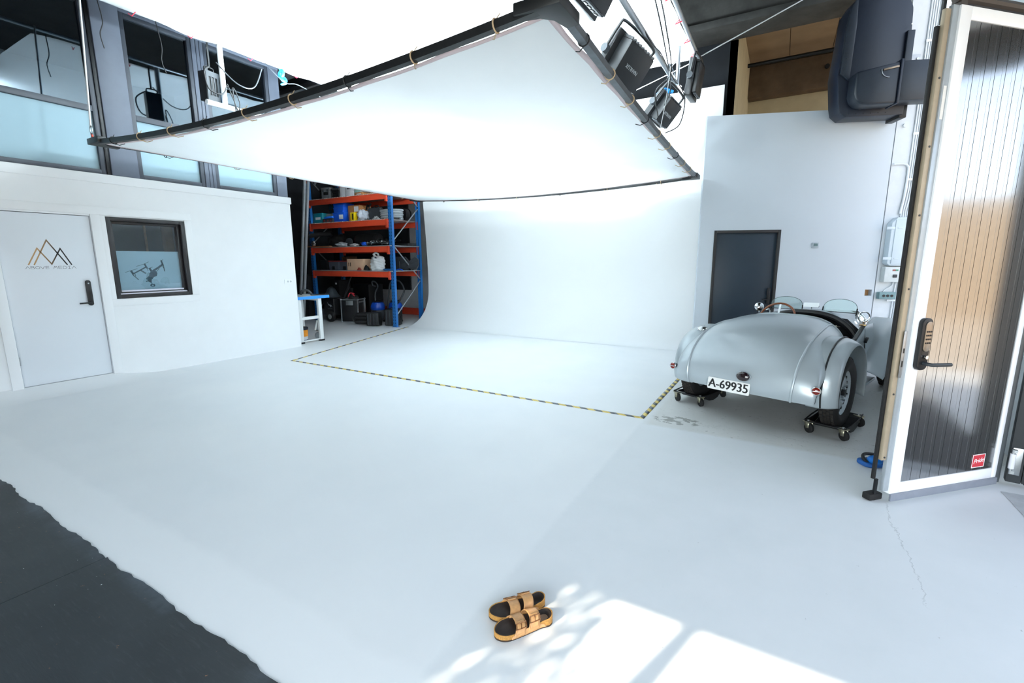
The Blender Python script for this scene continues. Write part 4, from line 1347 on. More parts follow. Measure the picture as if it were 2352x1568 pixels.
# scuttle and bonnet
SEC = [(1.22, .585, .985, .60), (1.45, .575, 1.005, .62), (1.62, .545, .985, .60), (2.05, .44, .95, .58), (2.55, .33, .915, .55), (2.95, .26, .88, .52)]
def secp(f):
    f = f * (len(SEC) - 1)
    i = min(len(SEC) - 2, int(f)); g = f - i
    return [SEC[i][k] * (1 - g) + SEC[i + 1][k] * g for k in range(4)]
def hood(a, b, k=0.0):
    y_, w_, z_, d_ = secp(b)
    an = (a * 2 - 1) * PI / 2
    u = abs(math.sin(an)) ** 0.8 * (1 if an >= 0 else -1) * (w_ - k)
    return (u, y_, z_ - k - d_ * (1 - abs(math.cos(an)) ** 0.8))
MB().grid(lambda a, b: hood(a, b), 40, 30).build('bonnet', M_CARP, car, ang=50, recalc=False)
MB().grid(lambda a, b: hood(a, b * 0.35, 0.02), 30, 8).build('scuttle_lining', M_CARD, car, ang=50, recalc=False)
# padded rim of dashboard: thick black roll following the scuttle edge
rim = [hood(0.06 + 0.88 * i / 36, 0.0) for i in range(37)]
rim = [Vector((p[0] * 0.985, p[1] - 0.01, p[2] - 0.005)) for p in rim]
MB().tube(rim, 0.034, 10).build('padded_dash_rim', M_LEATHER, car)
db = MB()
db.add([(-0.54, 1.27, 0.60), (0.54, 1.27, 0.60), (0.54, 1.27, 0.80), (0.40, 1.27, 0.93), (0, 1.27, 0.955), (-0.40, 1.27, 0.93), (-0.54, 1.27, 0.80)], [(0, 1, 2, 3, 4, 5, 6)])
db.build('dashboard', M_LEATHER, car, solid=0.02, recalc=False)
for p in ((0.30, 1.12, 0.86), (0.34, 1.10, 0.855)):
    MB().sph(p, 0.012, 10, 8).tube([p, (p[0], 1.26, p[2] - 0.02)], 0.004, 6).build('ivory_knob', mat('ivory', (216, 208, 190), 0.35), car)
MB().bx(-0.54, 0.54, 0.35, 1.6, 0.28, 0.30).build('cockpit_floor', M_CARD, car)
st = MB().bx(-0.5, 0.5, 0.48, 0.95, 0.30, 0.50).bx(-0.5, 0.5, 0.42, 0.56, 0.5, 0.86)
st.build('bench_seat', mat('green_black_leather', (26, 30, 22), 0.5, var=0.2), car, bevel=0.04, seg=3)
# steering wheel
wc = Vector((-0.262, 1.03, 0.905))
wn_ = Vector((0, -0.87, 0.50)).normalized()
WM = wn_.to_track_quat('Z', 'Y').to_matrix().to_4x4()
swh = MB().ring(wc, 0.195, 0.0125, WM, 40, 8).build('steering_wheel', M_WOODW, car)
sp = MB()
for a in (90, 210, 330):
    d = WM @ Vector((math.cos(R(a)), math.sin(R(a)), 0))
    sp.bar(wc - wn_ * 0.02, wc + d * 0.188, 0.022, 0.006, up=wn_)
sp.cyl(wc - wn_ * 0.04, wc + wn_ * 0.01, 0.032)
sp.build('wheel_spokes', M_CHROME, swh)
MB().cyl(wc - wn_ * 0.02, wc - wn_ * 0.5, 0.016).build('steering_column', M_BLACKM, swh)
# two aero screens
for cx, nm in ((-0.29, 'driver'), (0.28, 'passenger')):
    gx = []
    for i in range(25):
        a = PI * i / 24
        gx.append((0.175 * math.cos(a), 0.038 + 0.118 * math.sin(a) ** 0.75))
    gx = [(0.175, 0.0)] + gx + [(-0.175, 0.0)]
    zb_ = 1.008 - 0.03 * (abs(cx) > 0)
    yw = R(8 if cx < 0 else -8)
    SM = Matrix.Translation((cx, 1.40, zb_ + 0.012)) @ Matrix.Rotation(yw, 4, 'Z') @ Matrix.Rotation(R(-14), 4, 'X') @ basis((0, 0, 0), (1, 0, 0), (0, 0, 1))
    sc_ = MB().prism(gx, -0.002, 0.002, SM).build('aero_screen', M_CARGLASS, car)
    ed_ = [SM @ Vector((p[0], p[1], 0)) for p in gx]
    MB().tube(ed_, 0.0028, 6).build('screen_edge', mat('glass_edge', (60, 84, 84), 0.2), sc_)
    for s_ in (-1, 1):
        p = SM @ Vector((s_ * 0.177, 0.0, 0))
        q = SM @ Vector((s_ * 0.177, 0.055, 0))
        MB().tube([p - Vector((0, 0, 0.03)), p, q], 0.0075, 8).build('screen_clamp', M_BLACKM, sc_)
        cl = MB().sph(p + Vector((s_ * 0.018, 0, -0.02)), 0.013, 10, 8).cyl(p + Vector((0, 0, -0.06)), p + Vector((s_ * 0.005, 0, -0.02)), 0.008)
        cl.tube([p + Vector((s_ * 0.02, -0.005, -0.02)), p + Vector((s_ * 0.05, -0.01, 0.0))], 0.005, 6)
        cl.tube([p + Vector((s_ * 0.02, -0.005, -0.02)), p + Vector((s_ * 0.05, 0.0, -0.032))], 0.005, 6)
        cl.build('wing_screw', M_CHROME, sc_)
    MB().tube([SM @ Vector((-0.175, 0, 0)), SM @ Vector((0.175, 0, 0))], 0.005, 6).build('screen_base', M_BLACKM, sc_)
# rear view mirror, round mirrors
mr = MB().prism(rrect(0.165, 0.055, 0.006), 0, 0.018, basis((0.0, 1.37, 1.055), (1, 0, 0.03), (0, 0.27, 1)))
mr = mr.build('rear_mirror', mat('mirror_silver', (240, 242, 244), 0.05, metal=1.0, var=0.0), car)
MB().cyl((0, 1.38, 0.99), (0, 1.375, 1.04), 0.007).build('mirror_stem', M_CHROME, mr)
rm = MB().lathe([(0.0, 0.03), (0.03, 0.026), (0.05, 0.012), (0.055, 0.0), (0.05, -0.004), (0.0, -0.004)], 24, Matrix.Translation((-0.545, 1.22, 1.01)) @ Matrix.Rotation(R(68), 4, 'X') @ Matrix.Rotation(R(25), 4, 'Y'))
rm = rm.build('spot_mirror', M_CHROME, car)
MB().tube([(-0.545, 1.23, 0.99), (-0.55, 1.25, 0.93)], 0.006, 6).build('mirror_stem', M_CHROME, rm)
RM = Matrix.Translation((0.565, 1.20, 0.975)) @ Matrix.Rotation(R(80), 4, 'X') @ Matrix.Rotation(R(-15), 4, 'Y')
rm = MB().ring((0, 0, 0), 0.055, 0.007, None, 32, 8)
rm.v = [RM @ v for v in rm.v]
rm = rm.build('round_mirror', M_CHROME, car)
MB().lathe([(0.0, 0.001), (0.052, 0.001), (0.052, -0.003), (0.0, -0.003)], 24, RM).build('mirror_glass', glass_mat('mirror_clear', (1, 1, 1, 1), 0.05), rm)
MB().tube([(0.565, 1.21, 0.92), (0.56, 1.23, 0.86)], 0.007, 6).build('mirror_stem', M_CHROME, rm)
# fuel filler
fc0 = tail(-0.63, 0.60, 0.0)
fn_ = (tail(-0.63, 0.60, 0.05) - fc0).normalized()
FM = Matrix.Translation(fc0) @ fn_.to_track_quat('Z', 'Y').to_matrix().to_4x4()
fcap = MB().lathe([(0.0, -0.01), (0.058, -0.01), (0.058, 0.006), (0.042, 0.012), (0.0, 0.012)], 24, FM).build('filler_collar', M_RUBBER, car)
fb_ = MB().lathe([(0.040, 0.012), (0.034, 0.03), (0.036, 0.042), (0.046, 0.046), (0.046, 0.056), (0.03, 0.066), (0.0, 0.068)], 24, FM)
for i in range(8):
    a = 2 * PI * i / 8
    fb_.sph(FM @ Vector((0.046 * math.cos(a), 0.046 * math.sin(a), 0.051)), 0.010, 8, 6)
fb_.build('filler_cap', M_CHROME, fcap)
# tail lamp above the plate
lc = tail(0.015, 0.19, 0.0)
ln = (tail(0.015, 0.19, 0.05) - lc).normalized()
LM = Matrix.Translation(lc) @ ln.to_track_quat('Z', 'Y').to_matrix().to_4x4()
tl_ = MB().lathe([(0.03, 0.0), (0.042, 0.01), (0.046, 0.035), (0.04, 0.042)], 24, LM @ Matrix.Diagonal((1.45, 1, 1, 1)))
tl_ = tl_.build('tail_lamp', M_STEEL, car)
MB().sph((0, 0, 0), (0.062, 0.044, 0.022), 20, 12).build('lens', mat('dark_red_lens', (28, 10, 16), 0.08, coat=1.0, var=0.3, scale=90), tl_).matrix_local = LM @ Matrix.Translation((0, 0, 0.04))
for s_ in (-1, 1):
    ic = tail(s_ * 0.85, 0.175, 0.0) if s_ > 0 else Vector((-0.70, -0.53, 0.475))
    nn = Vector((s_ * 0.25, -1, 0.06)).normalized()
    IM = Matrix.Translation(ic) @ nn.to_track_quat('Z', 'Y').to_matrix().to_4x4()
    il = MB().lathe([(0.020, -0.03), (0.034, 0.0), (0.037, 0.03), (0.033, 0.036)], 20, IM).build('indicator', M_CHROME, car)
    MB().sph((0, 0, 0), (0.033, 0.033, 0.016), 18, 10).build('lens', M_REDLENS, il).matrix_local = IM @ Matrix.Translation((0, 0, 0.034))
    MB().box((0, 0, 0), (0.062, 0.008, 0.012)).build('lens_bar', M_CHROME, il, bevel=0.002).matrix_local = IM @ Matrix.Translation((0, 0, 0.047))
    MB().tube([ic + Vector((0, 0.0, 0)), ic + Vector((-s_ * 0.075, 0.0 if s_ > 0 else 0.03, 0))], [0.012, 0.009], 8).build('indicator_arm', M_CARP, il)
# number plate
PMx = basis((-0.075, -0.638, 0.392), (1, 0, 0), (0, 0.10, 1))
npl = MB().prism(rrect(0.405, 0.117, 0.012), -0.004, 0.0, PMx).build('number_plate', mat('plate_white', (234, 234, 232), 0.4, var=0.015), car, bevel=0.0015)
M_PLK = mat('plate_black', (18, 18, 20), 0.5)
text_part('plate_characters', 'A-69935', 0.118, M_PLK, npl, PMx @ Matrix.Translation((0, -0.001, 0.0006)), 0.0008, 0, 0.93, 0.003)
for s_ in (-1, 1):
    MB().cyl(PMx @ Vector((s_ * 0.186, 0, 0)), PMx @ Vector((s_ * 0.186, 0, 0.004)), 0.006, n=10).build('plate_screw', M_STEEL, npl)
# wings (fenders)
def wing(pts, u0, u1, cr, name, s_, lip=0.05, n=50):
    P = smooth_path([Vector((0, a, b)) for a, b in pts], 6)
    m = len(P)
    mb = MB()
    prof = []
    k = 10
    for j in range(k + 1):
        a = j / k
        prof.append(a)
    vs = []
    for i in range(m):
        t0 = P[max(0, i - 1)]; t1 = P[min(m - 1, i + 1)]
        d = (t1 - t0).normalized()
        nrm = Vector((0, d.z, -d.y)) * -1
        if nrm.z < 0 and abs(d.y) > 0.3: pass
        for a in prof:
            u = u0 + (u1 - u0) * a
            drop = cr * (max(0, (a - 0.35) / 0.65) ** 2.2) 
            vs.append((s_ * u, P[i].y - nrm.y * drop, P[i].z - nrm.z * drop))
    n_ = k + 1
    fs = [(i * n_ + j, (i + 1) * n_ + j, (i + 1) * n_ + j + 1, i * n_ + j + 1) for i in range(m - 1) for j in range(k)]
    mb.add(vs, fs)
    return mb.build(name, M_CARP, car, solid=0.008, recalc=False, ang=60)
RW = [(-0.43, 0.295), (-0.46, 0.42), (-0.43, 0.60), (-0.32, 0.76), (-0.13, 0.855), (0.12, 0.875), (0.36, 0.80), (0.52, 0.66), (0.60, 0.48), (0.62, 0.24)]
FW = [(1.08, 0.40), (1.28, 0.46), (1.52, 0.60), (1.78, 0.76), (2.10, 0.86), (2.42, 0.86), (2.70, 0.76), (2.86, 0.58), (2.90, 0.40)]
for s_ in (-1, 1):
    wing(RW, 0.54, 0.775, 0.06, 'rear_wing', s_)
    wing(FW, 0.46, 0.82, 0.08, 'front_wing', s_)
    if s_ > 0:
        MB().tube(smooth_path([(s_ * 0.655, a, b + 0.004) for a, b in RW], 5), 0.008, 6).build('wing_piping', M_BLACK, car)
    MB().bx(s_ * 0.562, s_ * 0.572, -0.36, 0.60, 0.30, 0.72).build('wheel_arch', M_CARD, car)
    MB().bx(s_ * 0.56, s_ * 0.72, 0.6, 1.3, 0.27, 0.30).build('sill', M_CARP, car, bevel=0.01)
# under body, nose
MB().bx(-0.5, 0.5, -0.3, 2.7, 0.38, 0.40).build('under_tray', M_CARD, car)
MB().cyl((-0.62, 0, 0.37), (0.62, 0, 0.37), 0.035).cyl((-0.62, 2.36, 0.34), (0.62, 2.36, 0.34), 0.03).build('axles', M_BLACKM, car)
MB().prism([(-0.25, 0.34), (0.25, 0.34), (0.25, 0.78), (0.16, 0.88), (-0.16, 0.88), (-0.25, 0.78)], 0, 0.06, basis((0, 2.99, 0), (1, 0, 0), (0, 0, 1))).build('radiator_grille', M_CHROME, car, bevel=0.02, seg=3)
for s_ in (-1, 1):
    MB().lathe([(0.0, -0.12), (0.05, -0.10), (0.09, -0.03), (0.10, 0.0), (0.0, 0.012)], 24, Matrix.Translation((s_ * 0.36, 2.95, 0.72)) @ Matrix.Rotation(R(-90), 4, 'X')).build('headlamp', M_CHROME, car)
# wheels
def wheel(x_, y_, zc, s_, rad=0.335, wd=0.15):
    """tyre with tread blocks, steel disc, hub"""
    M = Matrix.Translation((x_, y_, zc)) @ Matrix.Rotation(R(90) * s_, 4, 'Y')
    h = wd / 2
    tprof = [(0.21, -h * .75), (0.25, -h), (0.29, -h * 1.04), (rad - 0.018, -h * .86), (rad - 0.004, -h * .70), (rad, -h * .55), (rad, h * .55), (rad - 0.004, h * .70), (rad - 0.018, h * .86), (0.29, h * 1.04), (0.25, h), (0.21, h * .75)]
    ty = MB().lathe(tprof, 48, M, closed=True).build('tyre', M_RUBBER, car)
    tr_ = MB()
    for i in range(44):
        a = 2 * PI * i / 44
        for j, zz in enumerate((-0.042, -0.014, 0.014, 0.042)):
            q = M @ Matrix.Rotation(a + (j % 2) * PI / 44, 4, 'Z') @ Matrix.Translation((rad + 0.002, 0, zz))
            tr_.bx(-0.006, 0.004, -0.017, 0.017, -0.011, 0.011, 0, q)
    tr_.build('tread', mat('tread_rubber', (40, 36, 33), 0.85, var=0.25, scale=20), ty)
    wh_ = MB().lathe([(0.218, -0.03), (0.226, 0.052), (0.222, 0.058), (0.208, 0.05), (0.20, 0.03), (0.185, 0.018), (0.15, 0.034), (0.10, 0.046), (0.085, 0.03), (0.0, 0.03)], 40, M)
    wh_ = wh_.build('wheel_disc', M_CARP, car)
    hb = MB().lathe([(0.045, 0.02), (0.045, 0.05), (0.036, 0.062), (0.0, 0.064)], 20, M).build('hub_cap', M_BLACKM, wh_)
    for i in range(5):
        a = 2 * PI * i / 5
        p0 = M @ Vector((0.07 * math.cos(a), 0.07 * math.sin(a), 0.03)); p1 = M @ Vector((0.07 * math.cos(a), 0.07 * math.sin(a), 0.066))
        MB().cyl(p0, p1, 0.014, n=6).build('wheel_nut', M_CHROME, wh_)
    sl = MB()
    for i in range(16):
        a = 2 * PI * i / 16
        q = M @ Matrix.Rotation(a, 4, 'Z') @ Matrix.Translation((0.172, 0, 0.027))
        sl.bx(-0.016, 0.016, -0.011, 0.011, -0.004, 0.004, 0, q)
    sl.build('vent_slots', M_BLACK, wh_)
for s_ in (-1, 1):
    wheel(s_ * 0.675, 0.0, 0.37, s_)
    wheel(s_ * 0.66, 2.36, 0.342, s_)

# wheel dollies
M_DOLLY = mat('black_dolly_steel', (30, 31, 33), 0.55, metal=0.3, var=0.35, scale=12)
def car_pt(u, v, z):
    return CO + Matrix.Rotation(CANG, 3, 'Z') @ Vector((u, v, z))
dl = thing('wheel_dolly', "black castor dolly under the car's right rear wheel", 'dolly', car_pt(0.665, 0.0, 0), (0, 0, CANG), 'car wheel dollies')
tray = MB()
pts = [(-0.30, 0.115), (-0.20, 0.10), (-0.10, 0.042), (0.0, 0.028), (0.10, 0.042), (0.20, 0.10), (0.30, 0.115)]
for i in range(len(pts) - 1):
    (a, za), (b, zb_) = pts[i], pts[i + 1]
    tray.add([(-0.15, a, za), (0.17, a, za), (0.17, b, zb_), (-0.15, b, zb_), (-0.15, a, za - 0.006), (0.17, a, za - 0.006), (0.17, b, zb_ - 0.006), (-0.15, b, zb_ - 0.006)],
             [(0, 1, 2, 3), (7, 6, 5, 4), (0, 4, 5, 1), (1, 5, 6, 2), (2, 6, 7, 3), (3, 7, 4, 0)])
tray.build('cradle', M_DOLLY, dl, ang=20)
fl2 = MB()
for x_ in (-0.155, 0.17):
    vs = [(x_, a, z_) for a, z_ in pts] + [(x_, a, max(z_ + 0.012, 0.105)) for a, z_ in reversed(pts)]
    n_ = len(vs)
    fl2.add(vs, [tuple(range(n_))])
fl2 = fl2.build('side_plate', M_DOLLY, dl, solid=0.006, recalc=False)
MB().tube([(-0.155, -0.30, 0.122), (-0.16, -0.1, 0.128), (-0.16, 0.1, 0.128), (-0.155, 0.30, 0.122)], 0.007, 6).build('edge_rod', M_DOLLY, dl)
for cx, cy_ in ((-0.13, -0.27), (0.145, -0.27), (-0.13, 0.27), (0.145, 0.27)):
    TC = Matrix.Translation((cx, cy_, 0)) @ Matrix.Rotation(R(62), 4, 'Z') @ Matrix.Translation((-cx, -cy_, 0))
    cs_ = MB(TC)
    for dx in (-0.022, 0.022):
        cs_.add([(cx + dx, cy_ - 0.03, 0.108), (cx + dx, cy_ + 0.03, 0.108), (cx + dx, cy_ + 0.0, 0.045), (cx + dx, cy_ - 0.03, 0.05)], [(0, 1, 2, 3)])
    cs_.bx(cx - 0.03, cx + 0.03, cy_ - 0.035, cy_ + 0.035, 0.104, 0.110)
    cs_ = cs_.build('castor_fork', mat('zinc_fork', (176, 172, 150), 0.35, metal=0.8, var=0.15), dl, solid=0.003, recalc=False)
    MB().lathe([(0.0, -0.015), (0.038, -0.015), (0.046, -0.010), (0.046, 0.010), (0.038, 0.015), (0.0, 0.015)], 24, TC @ Matrix.Translation((cx, cy_ - 0.015, 0.048)) @ Matrix.Rotation(R(90), 4, 'Y')).build('castor_wheel', M_RUBBER, cs_)
    MB().cyl((cx, cy_, 0.11), (cx, cy_, 0.124), 0.010, n=6).build('castor_bolt', M_STEEL, cs_)
dup(dl, car_pt(-0.665, 0.0, 0), (0, 0, CANG), "black castor dolly under the car's left rear wheel")
# blue pad beside the gate leaf
kp = thing('knee_pad', 'blue and black foam knee pad lying on the floor behind the gate leaf', 'knee pad', (0.755, 4.40, 0), (0, 0, 0.6))
MB().prism(rrect(0.20, 0.14, 0.05), 0, 0.035).build('foam_pad', mat('blue_foam', (18, 86, 160), 0.6), kp, bevel=0.012, seg=3)
MB().sph((-0.01, -0.03, 0.05), (0.055, 0.05, 0.035), 18, 12).build('blue_cap', mat('bright_blue_plastic', (14, 108, 196), 0.35), kp)
MB().tube(smooth_path([(-0.07, -0.03, 0.03), (-0.07, 0.02, 0.06), (-0.03, 0.04, 0.075), (0.05, 0.04, 0.065)], 5), 0.012, 8).build('strap', M_BLACK, kp)

# ------------------------------------------------------------------ sandals in the foreground
M_CORK = mat('cork', (176, 128, 62), 0.8, var=0.3, scale=160, bump=0.2)
M_SOLE = mat('dark_brown_sole', (54, 40, 30), 0.8, var=0.2)
M_BED = mat('dark_worn_footbed', (44, 34, 30), 0.7, var=0.35, scale=30)
M_STRAP = mat('tan_leather', (202, 152, 100), 0.45, var=0.12, scale=60, bump=0.1)
M_BUCK = mat('bronze_buckle', (168, 120, 84), 0.25, metal=0.8, var=0.1)
def sandal(label, loc, rz, s_):
    """local x heel to toe, y lateral (s_ = +1: outer side at +y), z up"""
    t = thing('sandal', label, 'sandal', loc, (0, 0, rz), None)
    Lh = 0.275
    def half(x_):
        f = x_ / Lh
        base = 0.036 + 0.016 * max(0, math.sin((f - 0.25) * PI / 0.9)) if f > 0.25 else 0.036
        if f < 0.13:
            base *= math.sqrt(max(0, 1 - ((0.13 - f) / 0.13) ** 2))
        if f > 0.78:
            base *= math.sqrt(max(0, 1 - ((f - 0.78) / 0.22) ** 2))
        return base
    def mid(x_):
        f = x_ / Lh
        return s_ * (-0.008 * math.sin(PI * min(1, max(0, (f - 0.1) / 0.9))) if f < 1 else 0)
    def outline(grow=0.0, n=30):
        up, dn = [], []
        for i in range(n + 1):
            x_ = Lh * (0.5 - 0.5 * math.cos(PI * i / n))
            h = half(x_) + (grow if 0 < i < n else 0)
            xx = x_ + (-grow if i == 0 else grow if i == n else 0)
            up.append((xx, mid(x_) + h))
            dn.append((xx, mid(x_) - h))
        return up + list(reversed(dn))[1:-1]
    MB().prism(outline(), 0.0, 0.009).build('rubber_sole', M_SOLE, t, bevel=0.002)
    def heel(x_):
        f = x_ / Lh
        return max(0.0, 1 - f / 0.42) ** 1.3
    op = outline()
    n = len(op)
    def ringp(i, r):
        a, b = op[i % n]
        cx = min(max(a, 0.045), Lh - 0.05)
        c = Vector((cx, mid(cx)))
        q = c + (Vector((a, b)) - c) * r
        return q, a
    def rim(x_):
        return 0.027 + 0.020 * heel(x_) + 0.003 * max(0, (x_ / Lh - 0.7) / 0.3)
    vs, fs = [], []
    for r, zf in ((1.0, None), (1.0, 1.0), (0.95, 1.03), (0.90, 0.97)):
        for i in range(n):
            q, a = ringp(i, r)
            vs.append((q.x, q.y, 0.009 if zf is None else rim(a) * zf))
    for k in range(3):
        for i in range(n):
            fs.append((k * n + i, k * n + (i + 1) % n, (k + 1) * n + (i + 1) % n, (k + 1) * n + i))
    MB().add(vs, fs).build('cork_midsole', M_CORK, t, recalc=False)
    vs, fs = [], []
    RR = (0.90, 0.80, 0.68, 0.52, 0.35, 0.18, 0.04)
    for r in RR:
        for i in range(n):
            q, a = ringp(i, r)
            e = r / 0.90
            z_ = 0.0185 + (rim(a) * 0.97 - 0.0185) * e ** 3.2
            vs.append((q.x, q.y, z_))
    for k in range(len(RR) - 1):
        for i in range(n):
            fs.append((k * n + i, k * n + (i + 1) % n, (k + 1) * n + (i + 1) % n, (k + 1) * n + i))
    fs.append(tuple((len(RR) - 1) * n + i for i in range(n)))
    MB().add(vs, fs).build('footbed', M_BED, t, recalc=False, ang=80)
    if s_ > 0:
        MB().lathe([(0.0, 0.0), (0.018, 0.0), (0.0185, 0.0012), (0.0, 0.0015)], 20, Matrix.Translation((0.048, mid(0.045), 0.0200)) @ Matrix.Rotation(0.1, 4, 'Y') @ Matrix.Diagonal((1.6, 1, 1, 1))).build('heel_patch', mat('pale_worn_patch', (168, 136, 108), 0.6), t)
    # one leather upper per side: flange along the edge and two straps crossing over
    for nm, xa, xb, hh, skew in (('front_strap', 0.150, 0.205, 0.052, 0.020), ('instep_strap', 0.080, 0.136, 0.066, 0.016)):
        def arc(u, v, lift=0.0, xa=xa, xb=xb, hh=hh, skew=skew):
            a = PI * v
            taper = 1.0 - 0.14 * math.sin(a)
            xm = (xa + xb) / 2
            xc = xm + (xa + (xb - xa) * u - xm) * taper
            w_ = half(xc) + 0.0025
            e = math.cos(a)
            z_ = 0.012 + (hh - 0.012) * math.sin(a) ** 0.85
            nrm = Vector((0, s_ * e * 0.8, math.sin(a) + 0.15)).normalized()
            return Vector((xc - skew * math.sin(a), mid(xc) + s_ * w_ * (abs(e) ** 0.9) * (1 if e >= 0 else -1), z_)) + nrm * lift
        st = MB().grid(lambda u, v: arc(u, v), 8, 36).build(nm, M_STRAP, t, solid=0.004, recalc=False)
        def lap(u, v, arc=arc):
            ru = 0.12 + 0.76 * u
            return arc(ru, 0.08 + 0.34 * v, 0.0042)
        MB().grid(lap, 6, 14).build('strap_end', M_STRAP, st, solid=0.003, recalc=False)
        B = []
        for u, v in ((0.0, 0.20), (0.5, 0.195), (1.0, 0.20), (1.0, 0.27), (1.0, 0.34), (0.5, 0.345), (0.0, 0.34), (0.0, 0.27)):
            B.append(arc(u, v, 0.0068))
        mb = MB().tube(B, 0.0021, 8, closed=True)
        mb.tube([arc(0.5, 0.195, 0.0068), arc(0.5, 0.27, 0.0082), arc(0.5, 0.345, 0.0075)], 0.0014, 6)
        mb.build('buckle', M_BUCK, st)
    for e in (1, -1):
        def fl(u, v, e=e):
            x_ = 0.045 + 0.168 * u
            w_ = half(x_) + 0.0030
            top = 0.0115 + 0.022 * (max(0.0, math.sin(PI * u)) ** 0.5)
            z_ = 0.0095 + v * (top - 0.0095)
            return (x_, mid(x_) + e * s_ * (w_ - 0.004 * v), z_)
        MB().grid(fl, 26, 4).build('strap_side', M_STRAP, t, solid=0.003, recalc=False)
    return t
sandal('tan two-strap sandal nearest the camera, with pale heel patch', (-0.768, 1.680, 0), R(232), 1)
sandal('tan two-strap sandal behind the nearer one, heel lip raised', (-0.842, 1.757, 0), R(230), -1)

# ------------------------------------------------------------------ hazard tape outline
def tape_mat():
    m = bpy.data.materials.new('black_yellow_tape')
    m.use_nodes = True
    k = NT(m)
    p = k.n['Principled BSDF']
    geo = k.new('ShaderNodeNewGeometry')
    s = k.new('ShaderNodeSeparateXYZ')
    k.l.new(geo.outputs['Position'], s.inputs[0])
    a = k.math('ADD', k.math('MULTIPLY', s.outputs[0], 1.0), k.math('MULTIPLY', s.outputs[1], 1.0))
    fr = k.math('FRACT', k.math('DIVIDE', a, 0.17))
    f = k.ramp01(fr, 0.49, 0.51)
    nz = k.noise(geo.outputs['Position'], 25, 3)
    y = k.mix(k.ramp01(nz, 0.35, 0.7), rgb(214, 186, 84), rgb(232, 208, 120))
    b = k.mix(k.ramp01(nz, 0.35, 0.7), rgb(52, 58, 66), rgb(96, 104, 112))
    k.l.new(k.mix(f, y, b), p.inputs['Base Color'])
    p.inputs['Roughness'].default_value = 0.4
    return m
M_TAPE = tape_mat()
def tape(label, p0, p1, wd=0.05, z=0.0015):
    p0, p1 = Vector((*p0, 0)), Vector((*p1, 0))
    mid = (p0 + p1) / 2
    d = (p1 - p0)
    nrm = Vector((-d.y, d.x, 0)).normalized() * wd / 2
    n = 24
    vs = []
    for i in range(n + 1):
        c = p0 + d * i / n - mid
        vs += [c + nrm + Vector((0, 0, z)), c - nrm + Vector((0, 0, z))]
    o = MB().add(vs, [(2 * i, 2 * i + 1, 2 * i + 3, 2 * i + 2) for i in range(n)]).build('hazard_tape', M_TAPE, loc=mid, solid=0.001)
    tag(o, label, 'tape', 'yellow and black tape on the floor')
tape('long yellow and black tape strip across the front of the marked floor', (-6.82, 4.587), (-1.095, 4.606))
tape('yellow and black tape strip running back beside the car', (-1.115, 4.58), (-1.075, 7.4), 0.05, 0.002)
tape('yellow and black tape strip running back toward the blue rack', (-6.80, 4.57), (-7.86, 8.48), 0.045, 0.002)

# ------------------------------------------------------------------ pallet rack
M_BLUE = mat('rack_blue', (28, 98, 164), 0.45, var=0.06, scale=6)
M_ORANGE = mat('rack_orange', (200, 66, 38), 0.5, var=0.06, scale=6)
rk = thing('pallet_rack', 'tall blue and orange pallet rack full of gear at the back', 'rack', (-9.55, 8.78, 0))
ro = Vector((-9.55, 8.78, 0))
XLf, XRt, YF, YB = -10.98, -8.17, 8.28, 9.30
M_HOLE = mat('rack_hole', (12, 30, 54), 0.7)
def upright(x0, x1, y_, s_):
    b = MB()
    # open U profile seen from the front
    b.bx(x0, x1, y_ - 0.002, y_ + 0.002, 0, 4.0).bx(x0, x0 + 0.004, y_, y_ + 0.07 * s_, 0, 4.0).bx(x1 - 0.004, x1, y_, y_ + 0.07 * s_, 0, 4.0)
    b.v = [v - ro for v in b.v]
    for i in range(52):
        z_ = 0.08 + i * 0.075
        for xx in (x0 + 0.022, x1 - 0.022):
            h = MB().bx(xx - 0.007, xx + 0.007, y_ - 0.0035 * s_ - 0.001, y_ - 0.002 * s_, z_, z_ + 0.032)
            b.add([v - ro for v in h.v], h.f, 1)
    o = b.build('upright', [M_BLUE, M_HOLE], rk)
    f = MB().bx(x0 - 0.03, x1 + 0.03, min(y_, y_ + 0.1 * s_) - 0.02, max(y_, y_ + 0.1 * s_), 0, 0.008)
    f.v = [v - ro for v in f.v]
    f.build('foot_plate', M_BLUE, o)
upright(-8.165, -8.06, YF, 1)
upright(-8.165, -8.06, YB, -1)
upright(-11.08, -10.975, YF, 1)
upright(-11.08, -10.975, YB, -1)
for x_ in (-8.11, -11.03):
    zz = [0.25, 1.15, 2.05, 2.95, 3.85]
    for i in range(4):
        ya, yb = (YF + 0.04, YB - 0.04) if i % 2 == 0 else (YB - 0.04, YF + 0.04)
        MB().tube([Vector((x_, ya, zz[i])) - ro, Vector((x_, yb, zz[i + 1] - 0.06)) - ro], 0.016, 8).build('brace', M_STEEL, rk)
LEV = [1.345, 1.95, 2.575, 3.175, 3.80]
